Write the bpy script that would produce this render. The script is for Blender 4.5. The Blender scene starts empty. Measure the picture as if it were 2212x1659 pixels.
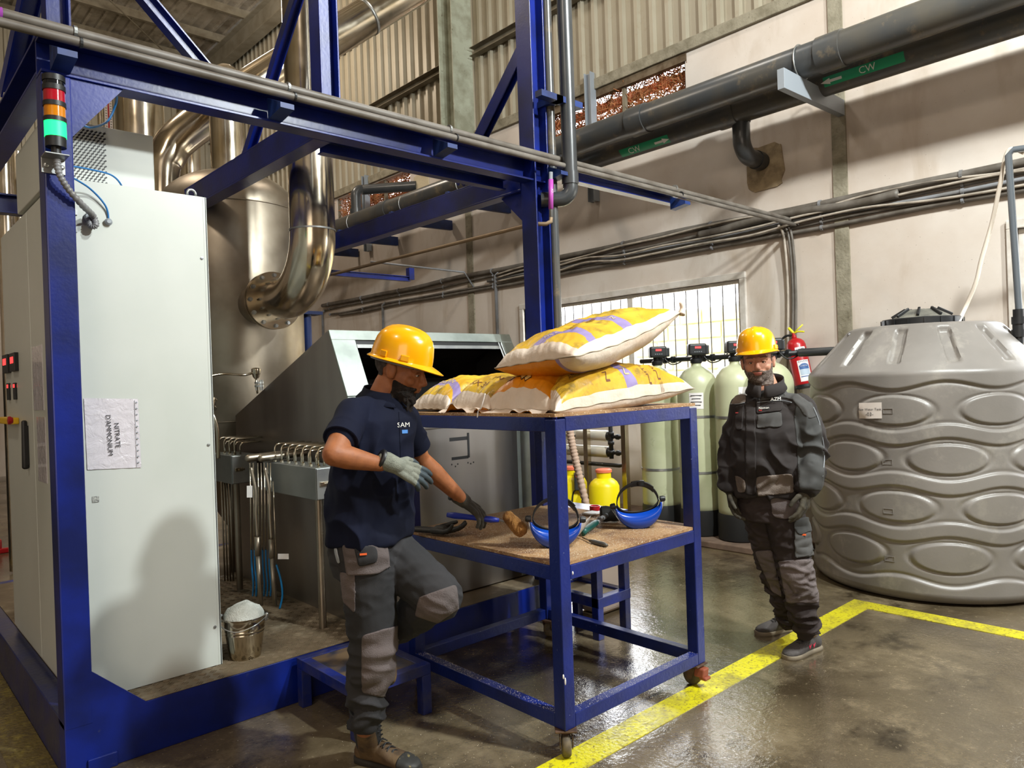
import bpy, bmesh, math, random
import numpy as np
from mathutils import Vector, Matrix, noise
from mathutils.bvhtree import BVHTree

sc = bpy.context.scene
COL = sc.collection
PI = math.pi
# ------------------------------------------------------------------ camera
CAM = Vector((0, 0, 1.55))
YAW, PITCH, ROLL, FPX = 0.830328, -0.00217342, -0.0344921, 1588.3
_f = Vector((math.cos(YAW)*math.cos(PITCH), math.sin(YAW)*math.cos(PITCH), math.sin(PITCH)))
_r = Vector((math.sin(YAW), -math.cos(YAW), 0)); _u = _r.cross(_f)
CR = _r*math.cos(ROLL) + _u*math.sin(ROLL)
CU = -_r*math.sin(ROLL) + _u*math.cos(ROLL)
CF = _f
cam = bpy.data.cameras.new('camera'); camo = bpy.data.objects.new('camera', cam); COL.objects.link(camo)
cam.sensor_width = 36; cam.lens = FPX/2212*36; cam.clip_start = 0.05; cam.clip_end = 200
camo.matrix_world = Matrix(((CR.x, CU.x, -CF.x, CAM.x), (CR.y, CU.y, -CF.y, CAM.y), (CR.z, CU.z, -CF.z, CAM.z), (0, 0, 0, 1)))
sc.camera = camo
# ------------------------------------------------------------------ world, lamps, exposure
W = bpy.data.worlds.new('world'); sc.world = W; W.use_nodes = True
W.node_tree.nodes['Background'].inputs['Color'].default_value = (0.93, 0.96, 1.0, 1)
W.node_tree.nodes['Background'].inputs['Strength'].default_value = 10.0
def lamp(name, loc, target, size, power, color, sy=None):
    l = bpy.data.lights.new(name, 'AREA'); l.energy = power; l.color = color; l.size = size
    if sy: l.shape = 'RECTANGLE'; l.size_y = sy
    else: l.shape = 'DISK'
    o = bpy.data.objects.new(name, l); COL.objects.link(o); o.location = loc
    o.rotation_euler = (Vector(target)-Vector(loc)).to_track_quat('-Z', 'Y').to_euler()
    return o
lamp('floodlight', (4.1, -2.7, 5.6), (3.6, 4.0, 1.2), 0.35, 400, (0.94, 1.0, 0.985))
lamp('floodlight', (3.2, -0.5, 6.0), (6.0, 4.2, 2.4), 0.30, 340, (0.95, 1.0, 0.98))
lamp('warm_fill_light', (-4.8, -4.0, 3.0), (3, 4, 1.2), 4.0, 170, (1.0, 0.86, 0.72), 5.0)  # added warm fill behind the camera; the walls have no doorway
def bulb(loc, power, color=(1.0, 0.86, 0.70)):  # unseen fill lamps, added as all-round points so the roof is lit too
    l = bpy.data.lights.new('high_bay_fill', 'POINT'); l.energy = power; l.color = color; l.shadow_soft_size = .3
    o = bpy.data.objects.new('high_bay_fill', l); COL.objects.link(o); o.location = loc
bulb((0.8, 8.0, 7.6), 300); bulb((4.7, 11.5, 7.6), 260); bulb((-2.5, 1.5, 7.4), 300); bulb((4.9, 5.0, 7.8), 130, (1.0, .93, .84)); bulb((3.5, -4.5, 7.6), 120)
sc.view_settings.view_transform = 'Standard'; sc.view_settings.look = 'None'
sc.view_settings.exposure = 0.2; sc.view_settings.gamma = 1.0; sc.view_settings.use_curve_mapping = False
sc.cycles.max_bounces = 8; sc.cycles.diffuse_bounces = 4; sc.cycles.glossy_bounces = 4
sc.cycles.transparent_max_bounces = 8; sc.cycles.sample_clamp_indirect = 6
sc.cycles.caustics_reflective = False; sc.cycles.caustics_refractive = False
# ------------------------------------------------------------------ pixel measurements -> world points
def ray(x, y): return CF + CR*((x-1106)/FPX) - CU*((y-829.5)/FPX)
def P(x, y, X=None, Y=None, Z=None, D=None):
    d = ray(x, y)
    t = D if D is not None else (X-CAM.x)/d.x if X is not None else (Y-CAM.y)/d.y if Y is not None else (Z-CAM.z)/d.z
    return CAM + d*t
# ------------------------------------------------------------------ materials
def lin(h):
    h = h.lstrip('#'); v = [int(h[i:i+2], 16)/255 for i in (0, 2, 4)]
    return tuple((c/12.92 if c <= .04045 else ((c+.055)/1.055)**2.4) for c in v)+(1,)
class NT:
    def __init__(s, name):
        s.m = bpy.data.materials.new(name); s.m.use_nodes = True; s.t = s.m.node_tree
        s.b = s.t.nodes['Principled BSDF']; s.g = None
    def n(s, typ, **kw):
        o = s.t.nodes.new(typ)
        for k, v in kw.items():
            if k in o.inputs: o.inputs[k].default_value = v
            else: setattr(o, k, v)
        return o
    def l(s, a, b): s.t.links.new(a, b)
    def pos(s, scale=(1, 1, 1)):
        if s.g is None: s.g = s.n('ShaderNodeNewGeometry').outputs['Position']
        if scale == (1, 1, 1): return s.g
        m = s.n('ShaderNodeMapping'); m.inputs['Scale'].default_value = scale; s.l(s.g, m.inputs[0]); return m.outputs[0]
    def noise(s, scale, detail=4, st=(1, 1, 1), dist=0, rough=.55):
        o = s.n('ShaderNodeTexNoise', Scale=scale, Detail=detail, Distortion=dist, Roughness=rough); s.l(s.pos(st), o.inputs['Vector']); return o.outputs[0]
    def ramp(s, v, a, b, ca=(0, 0, 0, 1), cb=(1, 1, 1, 1)):
        r = s.n('ShaderNodeValToRGB'); e = r.color_ramp.elements; e[0].position = a; e[1].position = b; e[0].color = ca; e[1].color = cb
        s.l(v, r.inputs[0]); return r.outputs[0]
    def mix(s, f, a, b, mode='MIX'):
        o = s.n('ShaderNodeMix', data_type='RGBA', blend_type=mode)
        for v, i in ((f, 0), (a, 6), (b, 7)):
            if hasattr(v, 'links'): s.l(v, o.inputs[i])
            else: o.inputs[i].default_value = v
        return o.outputs[2]
    def bump(s, h, strength, dist=.01):
        o = s.n('ShaderNodeBump', Strength=strength, Distance=dist); s.l(h, o.inputs['Height'])
        if s.b.inputs['Normal'].links: s.l(s.b.inputs['Normal'].links[0].from_socket, o.inputs['Normal'])
        s.l(o.outputs[0], s.b.inputs['Normal'])
def mat(name, col, rough=.5, metal=0, col2=None, scale=4, lo=.4, hi=.65, dirt=None, dscale=9, dlo=.6, dhi=.72, rough2=None, bump=0, bscale=25, st=(1, 1, 1), **kw):
    M = NT(name); c = lin(col)
    M.b.inputs['Roughness'].default_value = rough; M.b.inputs['Metallic'].default_value = metal
    for k, v in kw.items(): M.b.inputs[k.replace('_', ' ')].default_value = v
    out = c
    if col2: out = M.mix(M.ramp(M.noise(scale, st=st), lo, hi), c, lin(col2))
    if dirt: out = M.mix(M.ramp(M.noise(dscale, 6, rough=.7), dlo, dhi), out, lin(dirt))
    if hasattr(out, 'links'): M.l(out, M.b.inputs['Base Color'])
    else: M.b.inputs['Base Color'].default_value = out
    if rough2 is not None:
        r = M.n('ShaderNodeMapRange'); r.inputs['From Min'].default_value = .35; r.inputs['From Max'].default_value = .65
        r.inputs['To Min'].default_value = rough; r.inputs['To Max'].default_value = rough2
        M.l(M.noise(scale*1.7, 4, st), r.inputs[0]); M.l(r.outputs[0], M.b.inputs['Roughness'])
    if bump: M.bump(M.noise(bscale, 3, st), bump)
    return M.m
def emit(name, col, s):
    M = NT(name); M.b.inputs['Base Color'].default_value = lin(col)
    M.b.inputs['Emission Color'].default_value = lin(col); M.b.inputs['Emission Strength'].default_value = s; return M.m
# ------------------------------------------------------------------ mesh builder
class MB:
    def __init__(s): s.v = []; s.f = []; s.mi = []; s.cur = 0
    def add(s, vs, fs):
        o = len(s.v); s.v += [tuple(v) for v in vs]; s.f += [tuple(i+o for i in f) for f in fs]; s.mi += [s.cur]*len(fs); return s
    def box(s, a, b):
        x0, x1 = sorted((a[0], b[0])); y0, y1 = sorted((a[1], b[1])); z0, z1 = sorted((a[2], b[2]))
        return s.add([(x0, y0, z0), (x1, y0, z0), (x1, y1, z0), (x0, y1, z0), (x0, y0, z1), (x1, y0, z1), (x1, y1, z1), (x0, y1, z1)],
                     [(0, 3, 2, 1), (4, 5, 6, 7), (0, 1, 5, 4), (1, 2, 6, 5), (2, 3, 7, 6), (3, 0, 4, 7)])
    def obox(s, c, ax, ay, az, hx, hy, hz):
        c = Vector(c); ax = Vector(ax).normalized(); ay = Vector(ay).normalized(); az = Vector(az).normalized()
        vs = [c+ax*hx*i+ay*hy*j+az*hz*k for k in (-1, 1) for (i, j) in ((-1, -1), (1, -1), (1, 1), (-1, 1))]
        return s.add(vs, [(0, 3, 2, 1), (4, 5, 6, 7), (0, 1, 5, 4), (1, 2, 6, 5), (2, 3, 7, 6), (3, 0, 4, 7)])
    def beam(s, p0, p1, w, h, up=(0, 0, 1)):
        p0 = Vector(p0); p1 = Vector(p1); d = (p1-p0); L = d.length; d.normalize(); up = Vector(up)
        sd = d.cross(up).normalized(); u = sd.cross(d)
        return s.obox((p0+p1)/2, d, sd, u, L/2, w/2, h/2)
    def ibeam(s, p0, p1, w, h, t=.012, up=(0, 0, 1), chan=0):
        p0 = Vector(p0); p1 = Vector(p1); d = (p1-p0).normalized(); sd = d.cross(Vector(up)).normalized(); u = sd.cross(d)
        for k in (-1, 1): s.beam(p0+u*k*(h/2-t/2), p1+u*k*(h/2-t/2), w, t, up)
        s.beam(p0+sd*chan*(w/2-t/2), p1+sd*chan*(w/2-t/2), t, h-2*t, up); return s
    def prism(s, pts, d):
        n = len(pts); d = Vector(d); vs = [Vector(p) for p in pts]+[Vector(p)+d for p in pts]
        return s.add(vs, [tuple(range(n))[::-1], tuple(range(n, 2*n))]+[(i, (i+1) % n, n+(i+1) % n, n+i) for i in range(n)])
    def rings(s, R, close=True, caps=True):
        n = len(R[0]); o = len(s.v); vs = [p for r in R for p in r]; fs = []
        for i in range(len(R)-1):
            for j in range(n if close else n-1):
                k = (j+1) % n; fs.append((i*n+j, i*n+k, (i+1)*n+k, (i+1)*n+j))
        if caps: fs.append(tuple(range(n))[::-1]); fs.append(tuple((len(R)-1)*n+j for j in range(n)))
        return s.add(vs, fs)
    def tube(s, pts, r, n=12, caps=True, flat=None):
        pts = [Vector(p) for p in pts]; R = []; prev = None
        rr = r if isinstance(r, (list, tuple)) else [r]*len(pts)
        for i, p in enumerate(pts):
            d = (pts[min(i+1, len(pts)-1)]-pts[max(i-1, 0)]).normalized()
            if prev is None:
                a = Vector((0, 0, 1)) if abs(d.z) < .9 else Vector((1, 0, 0)); x = d.cross(a).normalized()
            else: x = (prev-d*prev.dot(d)).normalized()
            prev = x; y = d.cross(x)
            R.append([p+(x*math.cos(2*PI*k/n)+y*math.sin(2*PI*k/n))*rr[i] for k in range(n)])
        return s.rings(R, True, caps)
    def lathe(s, prof, c=(0, 0, 0), n=32, ax=(0, 0, 1), xd=None, caps=True):
        c = Vector(c); z = Vector(ax).normalized(); a = Vector(xd) if xd else (Vector((1, 0, 0)) if abs(z.x) < .9 else Vector((0, 1, 0)))
        x = (a-z*a.dot(z)).normalized(); y = z.cross(x)
        return s.rings([[c+z*h+(x*math.cos(2*PI*k/n)+y*math.sin(2*PI*k/n))*max(r, 1e-4) for k in range(n)] for r, h in prof], True, caps)
    def ell(s, c, r, M=None, n=16, m=10):
        M = M or Matrix.Identity(3); c = Vector(c)
        R = [[c+M @ Vector((r[0]*math.sin(PI*i/m)*math.cos(2*PI*k/n), r[1]*math.sin(PI*i/m)*math.sin(2*PI*k/n), -r[2]*math.cos(PI*i/m))) for k in range(n)] for i in range(1, m)]
        return s.rings(R)
    def cap(s, p0, r0, p1, r1, n=16, sq=1.0, hint=(0, 0, 1)):
        p0 = Vector(p0); p1 = Vector(p1); d = (p1-p0).normalized(); h = Vector(hint)
        if abs(d.dot(h)) > .95: h = Vector((1, 0, 0))
        x = d.cross(h).normalized(); y = d.cross(x); R = []
        for i in range(1, 5):
            t = PI/2*i/4; R.append((p0-d*r0*math.cos(t), r0*math.sin(t)))
        for i in range(1, 5):
            t = i/4
            R.append((p0.lerp(p1, t), r0+(r1-r0)*t))
        for i in range(1, 4):
            t = PI/2*i/4; R.append((p1+d*r1*math.sin(t), r1*math.cos(t)))
        return s.rings([[c+(x*math.cos(2*PI*k/n)+y*sq*math.sin(2*PI*k/n))*r for k in range(n)] for c, r in R])
    def build(s, name, m=None, parent=None, smooth=False, bev=0, angle=None, label=None, kind=None, seg=2):
        me = bpy.data.meshes.new(name); org = wloc(parent) if parent else Vector((0, 0, 0))
        me.from_pydata([tuple(Vector(v)-org) for v in s.v], [], s.f)
        ms = m if isinstance(m, (list, tuple)) else [m]
        for q in ms: me.materials.append(q)
        if len(ms) > 1: me.polygons.foreach_set('material_index', s.mi)
        if smooth: me.polygons.foreach_set('use_smooth', [True]*len(me.polygons))
        me.update()
        if smooth and angle: me.set_sharp_from_angle(angle=math.radians(angle))
        o = bpy.data.objects.new(name, me); COL.objects.link(o)
        if parent: o.parent = parent
        if bev:
            b = o.modifiers.new('bevel', 'BEVEL'); b.width = bev; b.segments = seg; b.limit_method = 'ANGLE'; b.angle_limit = math.radians(40)
        if label: o['label'] = label
        if kind: o['kind'] = kind
        return o
def wloc(o):
    v = Vector((0, 0, 0))
    while o: v = v+Vector(o.location); o = o.parent
    return v
def thing(name, loc, label, cat, group=None):
    o = bpy.data.objects.new(name, None); COL.objects.link(o); o.location = loc; o.empty_display_size = .1
    o['label'] = label; o['category'] = cat
    if group: o['group'] = group
    return o
def tag(o, label, cat, group=None):
    o['label'] = label; o['category'] = cat
    if group: o['group'] = group
    return o
def struct(o): o['kind'] = 'structure'; return o
def dup(root, d, label=None, group=None):
    def cp(o, par):
        c = o.copy(); COL.objects.link(c); c.parent = par
        for ch in list(o.children): cp(ch, c)
        return c
    r = cp(root, root.parent); r.location = Vector(root.location)+Vector(d)
    if label: r['label'] = label
    if group: r['group'] = group
    return r
def bez(p, n=16):
    p = [Vector(q) for q in p]; out = []
    for i in range(len(p)-1):
        a = p[max(i-1, 0)]; b = p[i]; c = p[i+1]; d = p[min(i+2, len(p)-1)]
        for k in range(n):
            t = k/n; out.append(.5*((2*b)+(c-a)*t+(2*a-5*b+4*c-d)*t*t+(3*b-a-3*c+d)*t**3))
    return out+[p[-1]]
def arc(c, u, v, r, a0, a1, n=8):
    c = Vector(c); u = Vector(u); v = Vector(v)
    return [c+(u*math.cos(a0+(a1-a0)*i/n)+v*math.sin(a0+(a1-a0)*i/n))*r for i in range(n+1)]
def text_mesh(txt, size, align='CENTER', ext=0):
    cu = bpy.data.curves.new('t', 'FONT'); cu.body = txt; cu.size = size; cu.align_x = align; cu.align_y = 'CENTER'; cu.extrude = ext
    cu.resolution_u = 3
    o = bpy.data.objects.new('t', cu); COL.objects.link(o)
    dg = bpy.context.evaluated_depsgraph_get(); me = bpy.data.meshes.new_from_object(o.evaluated_get(dg))
    bpy.data.objects.remove(o); vs = [tuple(v.co) for v in me.vertices]; fs = [tuple(p.vertices) for p in me.polygons]
    bpy.data.meshes.remove(me); bpy.data.curves.remove(cu); return vs, fs
def refine(vs, fs, mx):
    vs = [tuple(v) for v in vs]; T = []
    for f in fs: T += [(f[0], f[i], f[i+1]) for i in range(1, len(f)-1)]
    out = []; mid = {}
    while T:
        a, b, c = T.pop(); L = [((Vector(vs[p])-Vector(vs[q])).length, p, q, r) for p, q, r in ((a, b, c), (b, c, a), (c, a, b))]; l, p, q, r = max(L)
        if l <= mx: out.append((a, b, c)); continue
        k = (min(p, q), max(p, q))
        if k not in mid: mid[k] = len(vs); vs.append(tuple((Vector(vs[p])+Vector(vs[q]))/2))
        m = mid[k]; T += [(p, m, r), (m, q, r)]
    return vs, out
def text_on(name, txt, size, c, ux, uy, m, parent, off=.001, align='CENTER'):
    vs, fs = text_mesh(txt, size, align); c = Vector(c); ux = Vector(ux).normalized(); uy = Vector(uy).normalized(); n = ux.cross(uy)
    mb = MB(); mb.add([c+ux*v[0]+uy*v[1]+n*off for v in vs], fs); return mb.build(name, m, parent)
def bvh_of(o):
    me = o.data; w = wloc(o); return BVHTree.FromPolygons([v.co+w for v in me.vertices], [tuple(p.vertices) for p in me.polygons])
def project(vs2, c, ux, uy, bvh, off=.0015, back=.25):
    c = Vector(c); ux = Vector(ux).normalized(); uy = Vector(uy).normalized(); n = ux.cross(uy); out = []
    for v in vs2:
        p = c+ux*v[0]+uy*v[1]; h = bvh.ray_cast(p+n*back, -n, back*2.5)
        out.append((h[0]+n*off) if h[0] is not None else p)
    return out
def decal_text(name, txt, size, c, ux, uy, bvh, m, parent, off=.0015, align='CENTER'):
    vs, fs = refine(*text_mesh(txt, size, align), .012); mb = MB(); mb.add(project(vs, c, ux, uy, bvh, off), fs); return mb.build(name, m, parent)
def decal_rect(name, w, h, c, ux, uy, bvh, m, parent, off=.001, nx=10, ny=8, label=None, shape=None):
    vs = [((i/nx-.5)*w, (j/ny-.5)*h) for j in range(ny+1) for i in range(nx+1)]
    if shape: vs = [shape(*v) for v in vs]
    fs = [(j*(nx+1)+i, j*(nx+1)+i+1, (j+1)*(nx+1)+i+1, (j+1)*(nx+1)+i) for j in range(ny) for i in range(nx)]
    mb = MB(); mb.add(project(vs, c, ux, uy, bvh, off), fs); return mb.build(name, m, parent, smooth=True, label=label)

# palette
m_blue = mat('blue_paint', '#0a2078', .33, 0, '#081750', 3, dirt='#3c3e52', dscale=14, dlo=.66, dhi=.78, bump=.05, bscale=60)
m_bluedirty_sheen = mat('worn_sheen_blue_paint', '#12226a', .3, 0, '#131d4c', 3, dirt='#3f3f58', dscale=6, dlo=.45, dhi=.75, bump=.15, bscale=40)  # grey patches: dirt and, on the skid ledge, a painted pale reflection
m_dkblue = mat('dark_blue_paint', '#16306b', .5, 0, '#122049', 4)
m_steel = mat('polished_steel', '#c9bfae', .13, 1, '#b5a88f', 3, rough2=.22, bump=.03, bscale=6)
m_steel2 = mat('brushed_steel', '#a59b8c', .34, 1, '#877c6d', 2.2, rough2=.5, bump=.05, bscale=9)
m_steel3 = mat('matte_machine_steel', '#aba6a1', .30, 1, '#8f8984', 1.6, rough2=.46, dirt='#b5ada0', dscale=30, dlo=.68, dhi=.8, st=(1, 1, .18), bump=.05, bscale=5)
m_galv = mat('galvanised_steel', '#aeb0ae', .4, .9, '#94979a', 6)
m_zincgrey = mat('grey_bracket_paint', '#8f959c', .5, .2)
m_white = mat('cabinet_white', '#c6cac5', .38, 0, '#bfc4be', 1.5)
m_black = mat('black_plastic', '#17181a', .45)
m_rubber = mat('black_rubber', '#131313', .7)
m_pvc = mat('dark_grey_pvc', '#404244', .3, 0, '#504c45', 2, dirt='#7b6c56', dscale=6, dlo=.55, dhi=.75)
m_pvc2 = mat('light_grey_pvc', '#83858a', .4, 0, '#6f6d6b', 4)
m_pvcd = mat('charcoal_pvc', '#2f3235', .3, 0, '#3c3d3e', 4)
m_conduit = mat('grey_conduit', '#6a645d', .5, 0, '#524b43', 6)
m_cable = mat('beige_cable', '#aca194', .55, 0, '#8b8175', 8)
m_conc = mat('rough_concrete', '#8d8674', .9, 0, '#746d5b', 7, dirt='#57503f', dscale=22, dlo=.6, dhi=.7, bump=.5, bscale=40)
m_paper = mat('white_paper', '#e6e2e0', .5)
m_ink = mat('black_ink', '#1b1b22', .6)
m_red = mat('red_paint', '#a8141c', .3)
m_screen = emit('red_digits', '#ff3030', 2.5)
# ================================================================== SETTING
XW = 6.85; ZR = 9.45
def wet_floor():
    M = NT('wet_concrete')
    a = M.ramp(M.noise(.8, 8, rough=.62), .36, .64, lin('#3f3527'), lin('#73664f'))
    b = M.mix(M.ramp(M.noise(1.7, 8, rough=.72), .52, .74), a, lin('#8f8067'))
    b = M.mix(M.ramp(M.noise(1.3, 7, rough=.7), .54, .64), b, lin('#30281c'))
    b = M.mix(M.ramp(M.noise(34, 5, rough=.7), .6, .72), b, lin('#93856c'))
    M.l(b, M.b.inputs['Base Color'])
    wet = M.ramp(M.noise(.55, 5, rough=.6, dist=.8), .46, .66, (.13,)*3+(1,), (.42,)*3+(1,))
    sep = M.n('ShaderNodeSeparateXYZ'); M.l(M.pos(), sep.inputs[0])
    far = M.n('ShaderNodeMapRange'); M.l(sep.outputs[1], far.inputs[0])     # drier towards the water tank
    far.inputs['From Min'].default_value = 1.2; far.inputs['From Max'].default_value = 2.2; far.inputs['To Min'].default_value = .3; far.inputs['To Max'].default_value = 0
    ad = M.n('ShaderNodeMath', operation='ADD'); M.l(wet, ad.inputs[0]); M.l(far.outputs[0], ad.inputs[1])
    vd = M.n('ShaderNodeVectorMath', operation='DISTANCE'); M.l(M.pos(), vd.inputs[0]); vd.inputs[1].default_value = (3.6, 2.5, 0)      # standing water round the table
    wob = M.n('ShaderNodeMath', operation='MULTIPLY_ADD'); M.l(M.noise(1.1, 4), wob.inputs[0]); wob.inputs[1].default_value = 2.2; M.l(vd.outputs['Value'], wob.inputs[2])
    pu = M.n('ShaderNodeMapRange'); M.l(wob.outputs[0], pu.inputs[0]); pu.inputs['From Min'].default_value = 2.8; pu.inputs['From Max'].default_value = 3.6; pu.inputs['To Min'].default_value = .22; pu.inputs['To Max'].default_value = 1
    ml = M.n('ShaderNodeMath', operation='MULTIPLY'); M.l(ad.outputs[0], ml.inputs[0]); M.l(pu.outputs[0], ml.inputs[1]); M.l(ml.outputs[0], M.b.inputs['Roughness'])
    M.bump(M.noise(60, 3, rough=.6), .6, .0026); M.bump(M.noise(8, 3), .3, .006)
    M.b.inputs['Specular IOR Level'].default_value = .6
    cw_ = M.n('ShaderNodeMapRange'); M.l(wob.outputs[0], cw_.inputs[0]); cw_.inputs['From Min'].default_value = 2.6; cw_.inputs['From Max'].default_value = 3.5; cw_.inputs['To Min'].default_value = 1; cw_.inputs['To Max'].default_value = 0
    M.l(cw_.outputs[0], M.b.inputs['Coat Weight']); M.b.inputs['Coat Roughness'].default_value = .04; M.b.inputs['Coat IOR'].default_value = 1.6     # film of standing water
    cb = M.n('ShaderNodeBump', Strength=.8, Distance=.0035); M.l(M.noise(42, 3, rough=.55), cb.inputs['Height']); cb2 = M.n('ShaderNodeBump', Strength=.5, Distance=.012); M.l(M.noise(7, 2), cb2.inputs['Height']); M.l(cb2.outputs[0], cb.inputs['Normal']); M.l(cb.outputs[0], M.b.inputs['Coat Normal'])
    return M.m
m_floor = wet_floor()
struct(MB().box((-7, -9, -.12), (XW+.25, 18, 0)).build('floor', m_floor))
def wall_mat():
    M = NT('painted_plaster')
    a = M.mix(M.ramp(M.noise(.8, 6, rough=.6), .35, .7), lin('#cdc4bb'), lin('#bbada0'))
    b = M.mix(M.ramp(M.noise(2.5, 6, (1, 1, .35), dist=.5), .55, .75), a, lin('#ad9d8c'))
    b = M.mix(M.ramp(M.noise(60, 2), .73, .76), b, lin('#6b6258'))
    M.l(b, M.b.inputs['Base Color']); M.b.inputs['Roughness'].default_value = .7; M.bump(M.noise(14, 5), .12); return M.m
m_wall = wall_mat()
m_frame = mat('white_window_frame', '#cfc9c2', .4, 0, '#bdb5ab', 8)
# ---- right wall: plastered masonry with openings, concrete ledge, corrugated sheet above
win1 = (3.97, 7.2, 1.26, 2.53); win2 = (-.6, 1.56, .9, 2.62)
v1 = (4.54, 7.15, 4.5, 5.03); v2 = (9.75, 12.1, 4.5, 5.03)
def wall_with_holes(name, y0, y1, z0, z1, holes, m):
    ys = sorted({y0, y1, *[h[0] for h in holes], *[h[1] for h in holes]}); zs = sorted({z0, z1, *[h[2] for h in holes], *[h[3] for h in holes]})
    mb = MB()
    for i in range(len(ys)-1):
        for j in range(len(zs)-1):
            cy = (ys[i]+ys[i+1])/2; cz = (zs[j]+zs[j+1])/2
            if any(h[0] < cy < h[1] and h[2] < cz < h[3] for h in holes): continue
            mb.box((XW, ys[i], zs[j]), (XW+.2, ys[i+1], zs[j+1]))
    return mb.build(name, m)
w = struct(wall_with_holes('wall_right', -9, 18, 0, 5.05, [win1, win2, v1, v2], m_wall))
MB().box((XW-.04, -9, 5.05), (XW+.2, 18, 5.18)).build('concrete_ledge', m_conc, w, bev=.008)
MB().box((XW-.012, v1[0]-.02, 4.96), (XW+.05, v1[1], 5.05)).build('vent_lintel', mat('rusty_steel', '#6d5f4c', .7, .3, '#54432f', 9), w)
m_sheet = mat('corrugated_sheet', '#9c9482', .5, .1, '#8f8672', 1.2, dirt='#8d7f69', dscale=5, dlo=.6, dhi=.8)
def corrug(mb, u0, u1, pitch, dep, fn):
    u = u0; prof = []
    while u < u1:
        prof += [(u, 0), (u+pitch*.62, 0), (u+pitch*.68, dep), (u+pitch*.9, dep), (u+pitch*.96, 0)]; u += pitch
    a = [fn(p, q, 0) for p, q in prof]; b = [fn(p, q, 1) for p, q in prof]; mb.rings([a, b], close=False, caps=False)
k = 0
for y0 in np.arange(-9, 18, 1.06):      # each cladding sheet is a piece of its own
    mb = MB(); corrug(mb, y0, min(y0+1.05, 18), .212, .05, lambda p, q, e: (XW+.02-q, p, 5.12 if e == 0 else ZR))
    mb.build('cladding_sheet', m_sheet, w)
m_girt = mat('weathered_girt', '#7d7462', .7, .2, '#6a604e', 6)
for z in (6.25, 7.6):
    for a, b in ((8.5, 17.9), (3.1, 8.0), (-3, 2.7)): MB().ibeam((XW-.09, a, z), (XW-.09, b, z), .1, .12, .006, chan=1).build('wall_girt', m_girt, w)
m_col = mat('pale_green_column', '#9a9d8b', .6, 0, '#7f7f6c', 5, dirt='#5b5140', dscale=14, dlo=.62, dhi=.72)
MB().ibeam((XW-.2, 8.24, 4.9), (XW-.2, 8.24, 9.4), .36, .32, .016, up=(0, 1, 0)).build('steel_column', m_col, w)
for y in (2.914, 8.3): MB().box((XW-.02, y-.064, 0), (XW+.02, y+.064, 5.05)).build('concrete_column', m_conc, w)
# vents: broken frames with dry reed screens behind them
m_reed = mat('dry_reed', '#8a5f36', .8, 0, '#b06a40', 8)
m_rbrick = mat('terracotta_tile', '#b5623f', .8, 0, '#8c4b31', 10)
random.seed(4)
for (a, b, c, d) in (v1, v2):
    mb = MB()
    for y in np.arange(a, b+.05, (b-a)/3): mb.box((XW+.02, y-.02, c), (XW+.07, y+.02, d))
    mb.box((XW+.02, a, c), (XW+.07, b, c+.04)); mb.build('vent_frame', m_girt, w)
    mb = MB()
    for i in range(1500):
        y = random.uniform(a, b); z = random.uniform(c, d); p = [Vector((XW+.12+random.uniform(-.03, .06), y, z))]; dr = Vector((0, random.uniform(-1, 1), random.uniform(-1, 1)))
        for q in range(4):
            dr = (dr+Vector((random.uniform(-.3, .3), random.uniform(-.9, .9), random.uniform(-.9, .9)))).normalized(); p.append(p[-1]+dr*random.uniform(.03, .08))
        mb.tube(p, random.uniform(.003, .007), 4)
    o = mb.build('dry_twigs', m_reed, w, kind='stuff')
    mb = MB()
    for i in range(9):
        for j in range(3):
            if random.random() < .85:
                y = a+(b-a)*(i+.5)/9; z = c+(d-c)*(j+.5)/3
                mb.box((XW+.26, y-(b-a)/18.5, z-.06), (XW+.3, y+(b-a)/18.5, z+.05))
    mb.build('terracotta_screen', m_rbrick, w, bev=.01)
# windows
def window(name, y0, y1, z0, z1, mull, bars):
    o = struct(MB().box((XW-.03, y0-.07, z1), (XW+.12, y1+.07, z1+.07)).box((XW-.03, y0-.07, z0-.07), (XW+.12, y1+.07, z0)).box((XW-.03, y0-.07, z0), (XW+.12, y0, z1)).box((XW-.03, y1, z0), (XW+.12, y1+.07, z1)).build(name, m_frame, bev=.006))
    mb = MB()
    ys = [y0]+mull+[y1]
    for a, b in zip(ys[:-1], ys[1:]):
        mb = MB(); t = .04
        mb.box((XW+.02, a, z1-t), (XW+.06, b, z1)).box((XW+.02, a, z0), (XW+.06, b, z0+t)).box((XW+.02, a, z0+t), (XW+.06, a+t, z1-t)).box((XW+.02, b-t, z0+t), (XW+.06, b, z1-t))
        s = mb.build('window_sash', m_frame, o, bev=.004)
        MB().box((XW+.036, a+t, z0+t), (XW+.042, b-t, z1-t)).build('window_pane', m_glass, s)
    for y in bars: MB().tube([(XW+.16, y, z0), (XW+.16, y, z1)], .007, 8).build('window_bar', m_bar, o)
    return o
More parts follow.
